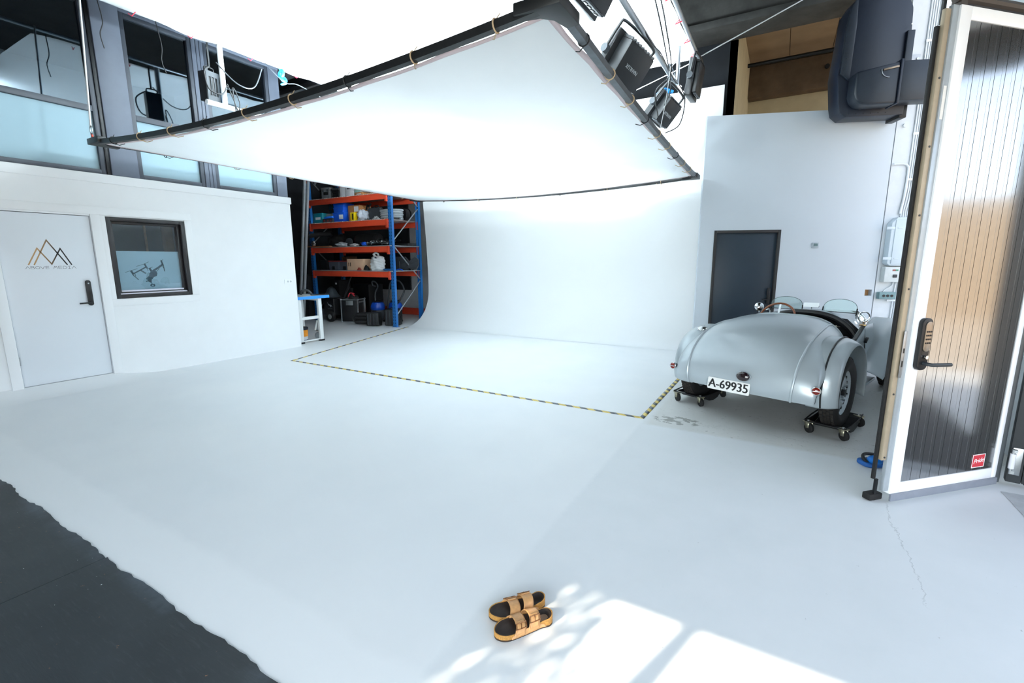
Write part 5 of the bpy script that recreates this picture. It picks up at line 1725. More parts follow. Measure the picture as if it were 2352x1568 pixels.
for li, z_ in enumerate(LEV):
    for y_, s_ in ((YF - 0.02, 1), (YB + 0.0, -1)):
        b = MB().bx(-10.97, -8.17, y_ - 0.025, y_ + 0.025, z_ - 0.135, z_ - 0.02)
        b.bx(-10.97, -8.17, y_ - 0.028 if s_ > 0 else y_, y_ if s_ > 0 else y_ + 0.028, z_ - 0.02, z_ + 0.0)
        b.bx(-10.985, -10.93, y_ - 0.032, y_ + 0.032, z_ - 0.19, z_ + 0.01).bx(-8.21, -8.155, y_ - 0.032, y_ + 0.032, z_ - 0.19, z_ + 0.01)
        b.v = [v - ro for v in b.v]
        b.build('beam', M_ORANGE, rk, bevel=0.003)
    if li in (2, 3, 4):
        b = MB()
        n = 44
        for i in range(n):
            x_ = -10.92 + (10.92 - 8.2) * i / n
            b.bx(x_, x_ + 0.028, YF - 0.03, YB + 0.02, z_ + 0.001, z_ + 0.016)
        b.bx(-10.96, -8.18, YF + 0.02, YB, z_ + 0.0, z_ + 0.010)
        b.v = [v - ro for v in b.v]
        b.build('slatted_deck', mat('pale_slatted_deck', (196, 182, 178), 0.6, var=0.1), rk)
    else:
        b = MB().bx(-10.96, -8.09, YF - 0.04, YB + 0.02, z_ + 0.001, z_ + 0.022)
        b.v = [v - ro for v in b.v]
        b.build('deck', mat('grey_deck', (150, 156, 160), 0.5, metal=0.2, var=0.08), rk, bevel=0.003)
DK = [z_ + 0.0225 for z_ in LEV[:2]] + [z_ + 0.0165 for z_ in LEV[2:]]
struct(MB().bx(-11.6, -8.95, 10.4, 10.46, 0.02, 0.22).build('trim_14', M_ORANGE, bevel=0.004), 'orange beam lying along the floor behind the rack')

# ------------------------------------------------------------------ things on the rack
Z4, Z3, Z2, Z1 = DK[0], DK[1], DK[2], DK[3]     # shelves from low to high
M_TEAL = mat('teal_plastic', (16, 122, 136), 0.45, var=0.08)
M_TEALD = mat('dark_teal_plastic', (10, 78, 88), 0.45, var=0.1)
M_BLUEP = mat('blue_crate', (20, 84, 200), 0.4, var=0.06)
M_CARD = mat('cardboard', (172, 118, 72), 0.8, var=0.1, scale=20)
M_WBOX = mat('white_box', (222, 226, 230), 0.55, var=0.03)
M_FABRIC = mat('black_fabric', (16, 17, 20), 0.85, var=0.3, scale=20, bump=0.3)
M_SILV = mat('silver_case', (176, 182, 186), 0.3, metal=0.75, var=0.08)
M_YEL = mat('yellow_plastic', (238, 206, 26), 0.4, var=0.04)
M_CLEAR = mat('cloudy_plastic_bag', (176, 182, 188), 0.25, var=0.3, scale=20, coat=0.4)
def case(name, label, cat, x0, x1, y0, y1, z0, z1, m, lid=None, handle=None, latches=0, rot=0.0, bevel=0.012, label_m=None, edges=None):
    """lidded box standing at z0"""
    cx, cy_ = (x0 + x1) / 2, (y0 + y1) / 2
    t = thing(name, label, cat, (cx, cy_, z0), (0, 0, rot))
    w_, d_, h_ = x1 - x0, y1 - y0, z1 - z0
    lz = h_ * (0.78 if lid else 1.0)
    MB().bx(-w_ / 2, w_ / 2, -d_ / 2, d_ / 2, 0, lz).build('body', m, t, bevel=bevel)
    if lid:
        MB().bx(-w_ / 2 - 0.008, w_ / 2 + 0.008, -d_ / 2 - 0.008, d_ / 2 + 0.008, lz + 0.001, h_).build('lid', lid, t, bevel=bevel)
    if handle:
        if handle == 'top':
            MB().tube(smooth_path([(-w_ * .2, 0, h_), (-w_ * .2, 0, h_ + 0.035), (w_ * .2, 0, h_ + 0.035), (w_ * .2, 0, h_)], 4), 0.012, 8).build('handle', M_BLACK, t)
        else:
            MB().tube(smooth_path([(-w_ * .2, -d_ / 2, h_ * .5), (-w_ * .2, -d_ / 2 - 0.03, h_ * .5), (w_ * .2, -d_ / 2 - 0.03, h_ * .5), (w_ * .2, -d_ / 2, h_ * .5)], 4), 0.010, 8).build('handle', M_BLACK, t)
    for i in range(latches):
        x_ = -w_ / 2 + w_ * (i + 0.5) / latches
        MB().bx(x_ - 0.02, x_ + 0.02, -d_ / 2 - 0.015, -d_ / 2 - 0.001, h_ * .62, h_ * .84).build('latch', M_DKGREY, t, bevel=0.004)
    if label_m:
        MB().bx(-w_ * .25, w_ * .3, -d_ / 2 - 0.003, -d_ / 2 - 0.0005, h_ * .35, h_ * .6).build('sticker', label_m, t)
    if edges:
        b = MB()
        for sx in (-1, 1):
            for sy in (-1, 1):
                b.bx(sx * w_ / 2 - 0.014, sx * w_ / 2 + 0.014, sy * d_ / 2 - 0.014, sy * d_ / 2 + 0.014, 0, h_)
        for zz in (0.0, h_):
            for sy in (-1, 1):
                b.bx(-w_ / 2, w_ / 2, sy * d_ / 2 - 0.014, sy * d_ / 2 + 0.014, zz - 0.012, zz + 0.012)
            for sx in (-1, 1):
                b.bx(sx * w_ / 2 - 0.014, sx * w_ / 2 + 0.014, -d_ / 2, d_ / 2, zz - 0.012, zz + 0.012)
        b.build('metal_edges', edges, t)
        for sx in (-1, 1):
            for sy in (-1, 1):
                for zz in (0.0, h_):
                    MB().sph((sx * w_ / 2, sy * d_ / 2, zz), 0.028, 10, 8).build('ball_corner', edges, t)
    return t
def blob(name, label, cat, c, r, m, amp=0.25, seed=1, freq=3.0, flat=0.0):
    """lumpy soft thing resting at c.z"""
    rnd = random.Random(seed)
    ph = [rnd.uniform(0, 6.28) for _ in range(9)]
    def f(u, v):
        th, la = 2 * PI * u, -PI / 2 + PI * v
        d = Vector((math.cos(la) * math.cos(th), math.cos(la) * math.sin(th), math.sin(la)))
        k = 1 + amp * (math.sin(freq * d.x * 2 + ph[0]) * math.sin(freq * d.y * 2 + ph[1]) + 0.6 * math.sin(freq * 2.3 * d.z + ph[2] + 3 * d.x) + 0.4 * math.sin(freq * 4 * d.x + ph[3]) * math.sin(freq * 4 * d.z + ph[4]) + 0.3 * math.sin(freq * 5.1 * d.y + ph[5] + 2 * d.z)) * 0.6
        p = Vector((d.x * r[0], d.y * r[1], d.z * r[2])) * k
        p.z = max(p.z + r[2] * (1 - flat), 0.002)
        return p
    o = MB().grid(f, 48, 24, cu=True).build(name, m, loc=c, ang=70)
    return tag(o, label, cat)
def tangle(name, label, cat, c, r, m, rad, n, seed, steps=90):
    """one long strand wound back and forth inside a low heap"""
    rnd = random.Random(seed)
    pts = []
    for i in range(steps):
        a = i * 0.9 + rnd.uniform(-0.5, 0.5)
        k = rnd.uniform(0.35, 1.0)
        h = rnd.random()
        pts.append((r[0] * k * math.cos(a) * (1 - 0.4 * h), r[1] * k * math.sin(a) * (1 - 0.4 * h), rad + (2 * r[2] - rad) * h * (1.15 - k)))
    o = MB().tube(smooth_path(pts, 3), rad, 6).build(name, m, loc=c)
    return tag(o, label, cat)
# top shelf
case('storage_case', 'black case at the left end of the top shelf', 'case', -11.0 + 0.06, -10.92 + 0.3, 8.6, 9.1, Z1, Z1 + 0.30, M_BLACK, M_BLACK, 'side', 0) 
case('cooler_box', 'silver and grey case with black mark on the top shelf', 'case', -10.58, -10.30, 8.36, 8.72, Z1, Z1 + 0.29, M_SILV, M_SILV, 'top', 2, 0.15, label_m=M_BLACK)
case('storage_case', 'black box between the silver case and white boxes on top shelf', 'case', -10.24, -9.96, 8.4, 8.85, Z1, Z1 + 0.26, M_BLACK, M_DKGREY, 'side', 0)
case('carton', 'tall white carton on the top shelf', 'box', -9.92, -9.72, 8.4, 8.8, Z1, Z1 + 0.27, M_WBOX, bevel=0.004)
case('carton', 'flat white carton topmost of the pair beside the tall white carton', 'box', -9.69, -9.41, 8.38, 8.75, Z1 + 0.142, Z1 + 0.27, M_WBOX, bevel=0.004, label_m=M_BLACK)
case('carton', 'white carton under the carton with black label on top shelf', 'box', -9.69, -9.40, 8.38, 8.75, Z1, Z1 + 0.14, M_WBOX, bevel=0.004)
case('carton', 'small brown carton at right on the top shelf', 'box', -9.34, -9.05, 8.36, 8.7, Z1, Z1 + 0.085, M_CARD, bevel=0.004, label_m=M_WBOX)
case('carton', 'small mint green box on the brown carton', 'box', -9.36, -9.17, 8.38, 8.7, Z1 + 0.086, Z1 + 0.19, mat('mint_box', (170, 214, 206), 0.5), bevel=0.004)
case('carton', 'white box on the brown carton beside the mint box', 'box', -9.15, -8.93, 8.38, 8.7, Z1 + 0.086, Z1 + 0.19, M_WBOX, bevel=0.004)
sh = thing('light_shield', 'pale grey rounded panel hanging above the top shelf', 'panel', (-10.98, 8.5, 3.60))
MB().prism([(-0.10, 0.26)] + [(-0.10 + 0.20 * i / 10, 0.10 - 0.10 * math.sin(PI * i / 10)) for i in range(11)] + [(0.10, 0.26)], 0, 0.03, basis((0, 0, 0), (1, 0, 0), (0, 0, 1))).build('plate', mat('pale_grey_plastic', (150, 158, 164), 0.4), sh, bevel=0.005)
MB().cyl((0, -0.031, 0.13), (0, -0.045, 0.13), 0.02).tube([(0, -0.04, 0.12), (0.0, -0.04, 0.03)], 0.008, 6).build('clip', M_BLACK, sh)
# second shelf
case('tool_case', 'big dark teal lidded bin at the back left of second shelf', 'bin', -11.0 + 0.07, -10.36, 8.86, 9.26, Z2, Z2 + 0.52, M_TEALD, M_TEALD, 'side', 2)
case('tool_case', 'teal box with pale triangles on the second shelf', 'box', -10.94, -10.58, 8.34, 8.75, Z2, Z2 + 0.26, M_TEAL, None, None, 0, 0.0, 0.006, M_WBOX)
case('tool_case', 'grey card box right of the teal box', 'box', -10.565, -10.32, 8.45, 8.82, Z2, Z2 + 0.24, mat('grey_card', (112, 118, 120), 0.7), bevel=0.005)
dv = thing('power_tool', 'dark device with red lights lying before the grey box', 'device', (-10.30, 8.36, Z2))
MB().bx(-0.24, 0.16, -0.06, 0.06, 0, 0.10).build('body', M_DKGREY, dv, bevel=0.02)
for x_ in (-0.16, -0.02, 0.09):
    MB().bx(x_ - 0.025, x_ + 0.025, -0.062, -0.06, 0.03, 0.07).build('red_light', mat('red_light', (150, 50, 46), 0.3), dv)
MB().box((0.0, 0, 0.128), (0.30, 0.14, 0.05), (0, -0.06, 0)).build('blue_cover', mat('bright_blue_lid', (32, 116, 224), 0.4), dv, bevel=0.008)
def crate(label, x0, x1, z0, z1, rot, lab=False):
    t = thing('parts_crate', label, 'crate', ((x0 + x1) / 2, 8.52, z0), (0, 0, rot), 'stacked blue crates')
    w_, h_ = x1 - x0, z1 - z0
    b = MB().prism([(-w_ * .44, 0), (w_ * .44, 0), (w_ * .5, h_ * .8), (w_ * .5, h_ - 0.001), (-w_ * .5, h_ - 0.001), (-w_ * .5, h_ * .8)], -0.17, 0.17, basis((0, 0, 0), (1, 0, 0), (0, 0, 1)))
    b.build('body', M_BLUEP, t, bevel=0.004)
    r_ = MB().bx(-w_ / 2 - 0.008, w_ / 2 + 0.008, -0.178, 0.178, h_ * .82, h_ - 0.002)
    r_.build('rim', M_BLUEP, t, bevel=0.003)
    if lab:
        MB().bx(0.02, w_ * .42, -0.174, -0.1705, h_ * .3, h_ * .75).build('paper_label', M_WBOX, t)
crate('largest blue crate with white label, bottom of the crate stack', -10.16, -9.77, Z2, Z2 + 0.24, 0.02, True)
crate('blue crate in the middle of the crate stack', -10.14, -9.76, Z2 + 0.241, Z2 + 0.36, -0.03)
crate('topmost blue crate of the stack on second shelf', -10.14, -9.76, Z2 + 0.361, Z2 + 0.47, 0.03)
cb_ = case('carton', 'open brown carton beside the blue crates', 'box', -9.71, -9.31, 8.45, 8.85, Z2, Z2 + 0.40, M_CARD, None, None, 0, 0.0, 0.003)
MB().bx(0.02, 0.18, -0.203, -0.201, 0.24, 0.37).build('white_patch', M_WBOX, cb_)
yb = thing('yellow_box', 'yellow box with dark lettering in front of brown carton', 'box', (-9.40, 8.36, Z2))
MB().bx(-0.09, 0.06, -0.05, 0.05, 0, 0.21).build('body', M_YEL, yb, bevel=0.006)
MB().bx(-0.02, 0.025, -0.0525, -0.0505, 0.03, 0.18).build('dark_print', M_BLACK, yb)
blob('plastic_bag', 'white and blue plastic bag beside the yellow box', 'bag', (-9.16, 8.42, Z2), (0.15, 0.12, 0.13), mat('white_blue_bag', (206, 214, 226), 0.5, var=0.25, scale=9), 0.3, 4)
tr_ = thing('angle_grinder', 'black curved handle tool leaning by the plastic bag', 'tool', (-9.15, 8.61, Z2))
MB().tube(smooth_path([(-0.10, 0.02, 0.30), (-0.03, 0.0, 0.40), (0.04, -0.02, 0.36), (0.10, 0.0, 0.43)], 5), 0.022, 8).tube([(0.04, -0.01, 0.36), (0.05, 0.03, 0.0)], 0.02, 8).build('body', M_BLACK, tr_)
hc = thing('hard_case', 'black hard tool case standing on the second shelf', 'case', (-8.86, 8.56, Z2), (0, 0, 0))
MB().box((0, 0, 0.16), (0.44, 0.11, 0.30), (0.12, 0, 0)).build('shell', mat('charcoal_case', (46, 50, 54), 0.45, var=0.08), hc, bevel=0.02)
MB().tube(smooth_path([(-0.07, 0.03, 0.30), (-0.07, 0.04, 0.36), (0.07, 0.04, 0.36), (0.07, 0.03, 0.30)], 4), 0.011, 8).build('handle', M_BLACK, hc)
for x_ in (-0.13, 0.13):
    MB().box((x_, -0.06, 0.22), (0.05, 0.02, 0.05), (0.12, 0, 0)).build('latch', M_DKGREY, hc)
for (x_, y_, r_, lab) in ((-9.0, 9.0, 0.17, 'big round black reel behind the hard case'), (-8.45, 9.13, 0.17, 'round black reel near right upright of the rack')):
    t = thing('cable_reel', lab, 'reel', (x_, y_, Z2 + r_))
    MB().lathe([(0.05, -0.10), (r_, -0.10), (r_, -0.085), (r_ * .6, -0.08), (r_ * .6, 0.08), (r_, 0.085), (r_, 0.10), (0.05, 0.10)], 28, Matrix.Rotation(R(90), 4, 'X')).build('drum', M_BLACK, t)
    MB().lathe([(r_ * .6, -0.07), (r_ * .88, -0.07), (r_ * .88, 0.07), (r_ * .6, 0.07)], 28, Matrix.Rotation(R(90), 4, 'X')).build('wound_cable', M_FABRIC, t)
hs = thing('hose_coil', 'pale grey hose coiled at the right end of second shelf', 'hose', (-8.45, 8.70, Z2), (0, 0, 0), None)
pts = []
for i in range(120):
    a = 2 * PI * i / 28
    pts.append(((0.27 + 0.012 * math.sin(i)) * math.cos(a), (0.24 + 0.01 * math.cos(i * 1.3)) * math.sin(a), 0.028 + 0.052 * (i / 28)))
MB().tube(pts, 0.026, 8).build('coil', mat('pale_grey_hose', (178, 186, 192), 0.35, var=0.08), hs)
tangle('chain_heap', 'silvery tangle of chain beside the hose coil', 'chain', (-8.62, 8.34, Z2), (0.15, 0.06, 0.05), mat('chain_silver', (190, 194, 196), 0.3, metal=0.7, var=0.3, scale=60), 0.008, 60, 9)
# third shelf
blob('folded_backdrop', 'big heap of black cloth at the left of third shelf', 'cloth', (-10.60, 8.82, Z3), (0.27, 0.24, 0.17), M_FABRIC, 0.2, 2)
bt = MB().tube(smooth_path([(-0.42, -0.30, 0.20), (-0.20, -0.27, 0.28), (0.0, -0.12, 0.33), (0.30, 0.06, 0.36)], 5), [0.045] * 6 + [0.055] * 10, 10).build('cloth_roll', M_FABRIC, loc=(-10.75, 8.45, Z3))
tag(bt, 'black cloth roll poking out left of the rack', 'roll')
blob('foil_bundle', 'crumpled silver foil at the left end of third shelf', 'foil', (-10.88, 8.24, Z3 + 0.02), (0.075, 0.04, 0.07), mat('foil', (214, 216, 218), 0.15, metal=0.95), 0.25, 5, 4)
pk = tag(MB().bx(-0.5, 0.5, -0.05, 0.05, 0, 0.018).build('plank', M_CARD, loc=(-10.70, 8.24, Z3 + 0.001), rot=(0, 0, 0), bevel=0.003), 'brown plank sticking out over the third shelf edge', 'plank')
blob('plastic_bag', 'clear crumpled plastic bag on the third shelf', 'bag', (-9.93, 8.36, Z3), (0.18, 0.09, 0.055), M_CLEAR, 0.28, 6, 2.2)
blob('plastic_bag', 'pale crumpled sheet near the middle of third shelf', 'bag', (-9.42, 8.35, Z3), (0.13, 0.08, 0.035), mat('pale_sheet', (206, 206, 208), 0.5, var=0.15), 0.28, 7, 2.2)
tangle('gear_pile', 'black pile of straps and cables on the third shelf', 'gear', (-10.15, 8.62, Z3), (0.22, 0.16, 0.09), M_BLACK, 0.014, 60, 8)
dk_ = thing('reflector_disc', 'round black folded reflector standing on the third shelf', 'disc', (-9.85, 8.55, Z3 + 0.115), (R(80), 0, R(10)))
MB().lathe([(0, 0), (0.10, 0), (0.115, 0.012), (0.10, 0.03), (0, 0.03)], 28).build('disc', M_DKGREY, dk_)
rl_ = thing('bedroll', 'black rolled bag with faint red piping on the third shelf', 'bag', (-9.45, 8.85, Z3 + 0.17), (0, R(90), R(-6)))
MB().lathe([(0.0, -0.42), (0.13, -0.42), (0.165, -0.38), (0.165, 0.38), (0.13, 0.42), (0.0, 0.42)], 28).build('roll', M_FABRIC, rl_)
MB().ring((0, 0, -0.40), 0.15, 0.006).build('red_piping', mat('dull_red', (120, 34, 40), 0.6), rl_)
cols = [M_BLACKM, M_STEEL, M_BLACKM, M_CHROME, M_DKGREY, M_BLACKM]
wh = ['nearest the shelf edge', 'silver, with clamps, in the bundle', 'second black one in the bundle', 'bright silver, topmost of the bundle', 'grey, behind the bright one', 'rearmost of the bundle']
for i in range(6):
    x0, x1 = -9.38 + 0.06 * i, -8.42 + 0.09 * (i % 3)
    y_ = 8.36 + 0.07 * i
    t = thing('light_stand', 'folded light stand, ' + wh[i], 'stand', (x0, y_, Z3), (0, 0, 0.02 * (i - 3)), 'folded light stands on third shelf')
    zr = 0.03 + 0.02 * i
    L_ = x1 - x0
    MB().cyl((0, 0, zr + 0.03), (L_, 0, zr - 0.0), 0.016).cyl((L_ * .3, 0.018, zr + 0.03), (L_, 0.02, zr + 0.01), 0.010).cyl((L_ * .3, -0.018, zr + 0.03), (L_, -0.02, zr + 0.01), 0.010).build('tubes', cols[i], t)
    for f in (0.25, 0.45, 0.62):
        MB().bx(L_ * f - 0.02, L_ * f + 0.02, -0.03, 0.03, zr - 0.0, zr + 0.055).build('clamp', cols[(i + 1) % 6], t, bevel=0.006)
blob('blue_pouch', 'small blue pouch on the third shelf', 'pouch', (-9.07, 8.34, Z3), (0.10, 0.055, 0.05), M_BLUEP, 0.15, 10, 2)
tag(MB().bx(-0.36, 0.36, -0.16, 0.16, 0, 0.06).build('flat_case', mat('near_black_case', (28, 30, 33), 0.5), loc=(-8.24 - 0.17, 8.95, Z3), bevel=0.012), 'long flat black case at right end of the third shelf', 'case')
# fourth shelf
case('storage_case', 'black box at the left of the fourth shelf', 'box', -10.93, -10.68, 8.45, 8.9, Z4, Z4 + 0.26, M_BLACK, None, None, 0, 0, 0.006)
M_TUB = mat('smoky_tub', (92, 98, 110), 0.35, var=0.06)
M_REDLID = mat('red_lid', (168, 40, 46), 0.45)
for x0, lab in ((-10.64, 'left smoky plastic tub with red lid on the fourth shelf'), (-10.21, 'right smoky plastic tub with red lid beside the plywood crate')):
    t = thing('storage_tub', lab, 'tub', (x0 + 0.2, 8.70, Z4), (0, 0, 0), 'red-lidded tubs')
    MB().prism([(-0.175, 0), (0.175, 0), (0.195, 0.22), (-0.195, 0.22)], -0.22, 0.22, basis((0, 0, 0), (1, 0, 0), (0, 0, 1))).build('tub', M_TUB, t, bevel=0.015)
    MB().bx(-0.205, 0.205, -0.235, 0.235, 0.221, 0.245).build('lid', M_REDLID, t, bevel=0.008)
    MB().bx(-0.05, 0.05, -0.232, -0.222, 0.01, 0.10).build('clip', M_BLACK, t)
case('plywood_crate', 'plywood crate with two hand slots on the fourth shelf', 'crate', -9.77, -9.17, 8.36, 8.78, Z4, Z4 + 0.29, mat('plywood', (222, 184, 152), 0.6, var=0.06, scale=6), None, None, 0, 0, 0.003)
pcr = bpy.data.objects['plywood_crate']
for x_ in (-0.235, -0.175):
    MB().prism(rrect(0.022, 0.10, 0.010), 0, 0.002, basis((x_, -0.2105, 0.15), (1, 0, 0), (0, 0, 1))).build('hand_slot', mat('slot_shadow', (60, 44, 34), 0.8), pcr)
tangle('cable_bundle', 'black cable bundle at the right of the plywood crate', 'cable', (-9.06, 8.36, Z4), (0.09, 0.09, 0.09), M_BLACK, 0.011, 60, 12)
tangle('red_net', 'dull red netting at the foot of the plywood crate', 'net', (-9.27, 8.305, Z4), (0.09, 0.03, 0.055), mat('dull_red_net', (150, 58, 48), 0.8, var=0.3, scale=40), 0.005, 60, 13)
def sack(u, v):
    th = 2 * PI * u
    z_ = 0.37 * v
    r_ = (0.19 + 0.010 * math.sin(v * 31 + 3 * math.sin(th * 2 + v * 3)) + 0.014 * math.sin(th * 6 + v * 7)) * (1 - 0.25 * v ** 3)
    r_ *= math.sqrt(max(0.0, 1 - max(0, (v - 0.85) / 0.15) ** 2)) * (0.9 + 0.1 * min(1, v * 8)) if v < 1 else 0.001
    return (r_ * math.cos(th) * 1.05 + 0.03 * v, r_ * math.sin(th) * 0.75, z_)
sk_ = thing('cloth_sack', 'bulging white cloth sack beside the plywood crate', 'sack', (-8.74, 8.42, Z4))
MB().grid(sack, 48, 40, cu=True).build('sack', mat('white_canvas', (222, 226, 228), 0.8, var=0.05, scale=20, bump=0.2), sk_, ang=70)
MB().box((0.075, -0.125, 0.315), (0.055, 0.012, 0.032), (-0.45, 0.25, 0.3)).build('cloth_tag', mat('dark_blue_tag', (28, 38, 62), 0.7), sk_, bevel=0.004)
MB().tube(smooth_path([(-0.02, -0.03, 0.35), (-0.06, -0.05, 0.40), (0.0, -0.04, 0.43), (0.06, -0.02, 0.40), (0.04, 0.0, 0.35)], 5), [0.03] * 6 + [0.022] * 15, 8).build('gathered_neck', mat('white_canvas', (222, 226, 228), 0.8), sk_)
for (x_, lab, rz) in ((-8.46, 'left dark grey softbox panel on the fourth shelf', 0.1), (-7.99, 'right dark grey octagonal panel at the end of fourth shelf', 0.0)):
    t = thing('softbox_panel', lab, 'panel', (x_, 8.95 if rz else 8.88, Z4 + 0.17), (0, 0, rz), 'dark grey panels on fourth shelf')
    w2 = 0.24 if rz else 0.20
    MB().prism([(-w2, -0.17), (w2, -0.17), (w2, 0.08), (w2 - 0.09, 0.17), (-w2 + 0.09, 0.17), (-w2, 0.10)] if rz else [(-0.2, -0.08), (-0.02, -0.16), (0.13, -0.13), (0.19, -0.03), (0.19, 0.09), (0.10, 0.17), (-0.2, 0.02)], -0.02, 0.02, basis((0, 0, 0), (1, 0, 0), (0, 0, 1))).build('panel', mat('charcoal_panel', (52, 56, 60), 0.55), t, bevel=0.004)
    MB().tube([(-w2 + 0.02, -0.024, -0.1 if rz else -0.05), (w2 - 0.02, -0.024, 0.06)], 0.004, 6).build('seam', M_BLACK, t)
bs = thing('blue_clamp_stand', 'small blue stand with spread feet before the octagonal panel', 'stand', (-8.13, 8.55, Z4))
MB().tube([(-0.10, 0, 0.012), (0, 0, 0.04), (0.10, 0, 0.012)], 0.014, 8).build('feet', M_BLUEP, bs)
MB().cyl((0, 0, 0.04), (0, 0, 0.22), 0.009).build('post', M_BLACKM, bs)
blob('blue_gloves', 'blue and white gloves near the right end of fourth shelf', 'gloves', (-8.38, 8.38, Z4), (0.14, 0.07, 0.025), mat('blue_glove', (40, 104, 170), 0.7, var=0.4, scale=14), 0.25, 15, 2.2)
for i in range(5):
    o = MB().bx(-0.03, 0.03, -0.12, 0.12, 0, 0.36 - 0.03 * (i % 2)).build('timber_board', mat('brown_board_ends', (92, 66, 46), 0.7, var=0.2), loc=(-10.72 + 0.075 * i, 9.14, Z4), bevel=0.003)
    tag(o, ('leftmost', 'second', 'third', 'fourth', 'rightmost')[i] + ' of the brown boards standing behind the tubs', 'board', 'brown boards standing on fourth shelf')

# ------------------------------------------------------------------ floor level under and beside the rack
rc = case('road_case', 'black road case with metal edges under the rack', 'case', -10.12, -9.66, 8.36, 8.80, 0.012, 0.60, M_BLACK, None, None, 0, 0.42, 0.004, None, M_ALU)
MB().bx(-0.09, 0.10, -0.236, -0.222, 0.44, 0.56).build('butterfly_latch', M_STEEL, rc, bevel=0.004)
MB().bx(0.222, 0.235, -0.14, 0.14, 0.50, 0.54).build('side_handle', M_STEEL, rc, bevel=0.004)
MB().bx(0.2215, 0.224, -0.10, 0.08, 0.29, 0.33).build('white_lettering', M_WHT, rc)
rd = thing('red_strap_bag', 'black bag with red straps lying on the road case', 'bag', (-9.82, 8.56, 0.613))
MB().grid(lambda u, v: (0.17 * math.cos(2 * PI * u) * math.sin(PI * (0.5 * v)), 0.12 * math.sin(2 * PI * u) * math.sin(PI * 0.5 * v), 0.10 * math.cos(PI * 0.5 * v) * (1 + 0.2 * math.sin(7 * u * 6))), 30, 8, cu=True).build('bag', M_FABRIC, rd)
MB().tube(smooth_path([(-0.13, -0.08, 0.05), (-0.10, -0.05, 0.14), (0.0, -0.06, 0.15), (0.12, -0.09, 0.08)], 5), 0.014, 6).tube(smooth_path([(-0.12, 0.05, 0.06), (-0.05, 0.0, 0.15), (0.03, 0.0, 0.13)], 5), 0.012, 6).build('red_strap', mat('red_strap', (206, 52, 66), 0.6), rd)
tg = thing('gear_bag', 'black ribbed equipment bag on the floor before the road case', 'bag', (-9.22, 8.34, 0.0), (0, 0, 0.30))
for i in range(3):
    MB().box((0.0, 0.0, 0.06 + 0.095 * i), (0.42 - 0.04 * i, 0.30, 0.088), (0, 0.02 * i, 0)).build('pocket', M_FABRIC, tg, bevel=0.035, seg=3)
MB().tube(smooth_path([(-0.2, -0.16, 0.06), (-0.24, -0.17, 0.16), (-0.2, -0.16, 0.25)], 4), 0.012, 6).build('strap', M_BLACK, tg)
# trolley with wheel
tl2 = thing('equipment_trolley', 'black wheeled trolley with pale emblem under the rack', 'trolley', (-10.45, 8.42, 0.0))
MB().bx(-0.26, 0.16, -0.14, 0.30, 0.16, 0.62).build('body', M_BLACK, tl2, bevel=0.03, seg=3)
wl_ = MB().lathe([(0.0, -0.04), (0.09, -0.04), (0.10, -0.05), (0.13, -0.045), (0.14, -0.02), (0.14, 0.02), (0.13, 0.045), (0.10, 0.05), (0.0, 0.04)], 32, Matrix.Translation((0.10, -0.20, 0.14)) @ Matrix.Rotation(R(90), 4, 'X')).build('tyre', M_RUBBER, tl2)
MB().lathe([(0.0, 0.058), (0.02, 0.06), (0.03, 0.052), (0.065, 0.052), (0.07, 0.045)], 24, Matrix.Translation((0.10, -0.20, 0.14)) @ Matrix.Rotation(R(90), 4, 'X')).build('hub', M_STEEL, wl_)
MB().prism([(-0.10, 0.52), (-0.05, 0.46), (0.03, 0.45), (0.10, 0.40), (0.05, 0.41), (0.02, 0.38), (0.0, 0.42), (-0.06, 0.43)], 0, 0.002, basis((0.0, -0.1405, 0.0), (1, 0, 0), (0, 0, 1))).build('leaping_emblem', mat('pale_emblem', (176, 184, 190), 0.4), tl2)
MB().bx(-0.09, 0.09, -0.1425, -0.1405, 0.335, 0.352).build('emblem_bar', mat('grey_emblem', (90, 96, 100), 0.5), tl2)
MB().cyl((0.10, 0.26, 0.60), (0.18, 0.50, 1.22), 0.018).cyl((0.14, 0.24, 0.60), (0.22, 0.36, 0.9), 0.018).build('push_bar', M_BLACKM, tl2)
bl = thing('bell_reflector', 'dark bell-shaped lamp reflector on the trolley', 'reflector', (-10.62, 8.50, 0.64))
MB().lathe([(0.04, 0.26), (0.06, 0.25), (0.10, 0.22), (0.16, 0.10), (0.21, 0.02), (0.24, 0.0), (0.235, -0.015), (0.20, -0.012)], 32).build('bell', mat('dark_grey_bell', (50, 56, 62), 0.35, var=0.05), bl)
MB().cyl((0, 0, 0.25), (0, 0, 0.275), 0.045).build('cap', M_BLACK, bl)
tc_ = case('road_case', 'tall narrow black case standing left of the rack', 'case', -11.52, -11.20, 8.15, 8.5, 0.012, 1.22, M_BLACK, None, None, 0, 0.1, 0.006, None, M_BLACKM)
bgb = case('storage_case', 'big black box in the dark behind the trolley', 'box', -10.75, -10.1, 9.35, 9.9, 0.0, 0.95, M_BLACK, None, None, 0, 0, 0.02)
bgb2 = case('storage_case', 'black box behind the trolley with small white label', 'box', -10.95, -10.6, 8.75, 9.15, 0.0, 1.08, mat('soft_black', (20, 21, 24), 0.6), None, None, 0, 0, 0.02)
MB().bx(0.02, 0.09, -0.203, -0.2005, 0.96, 1.01).build('white_label', M_WBOX, bgb2)
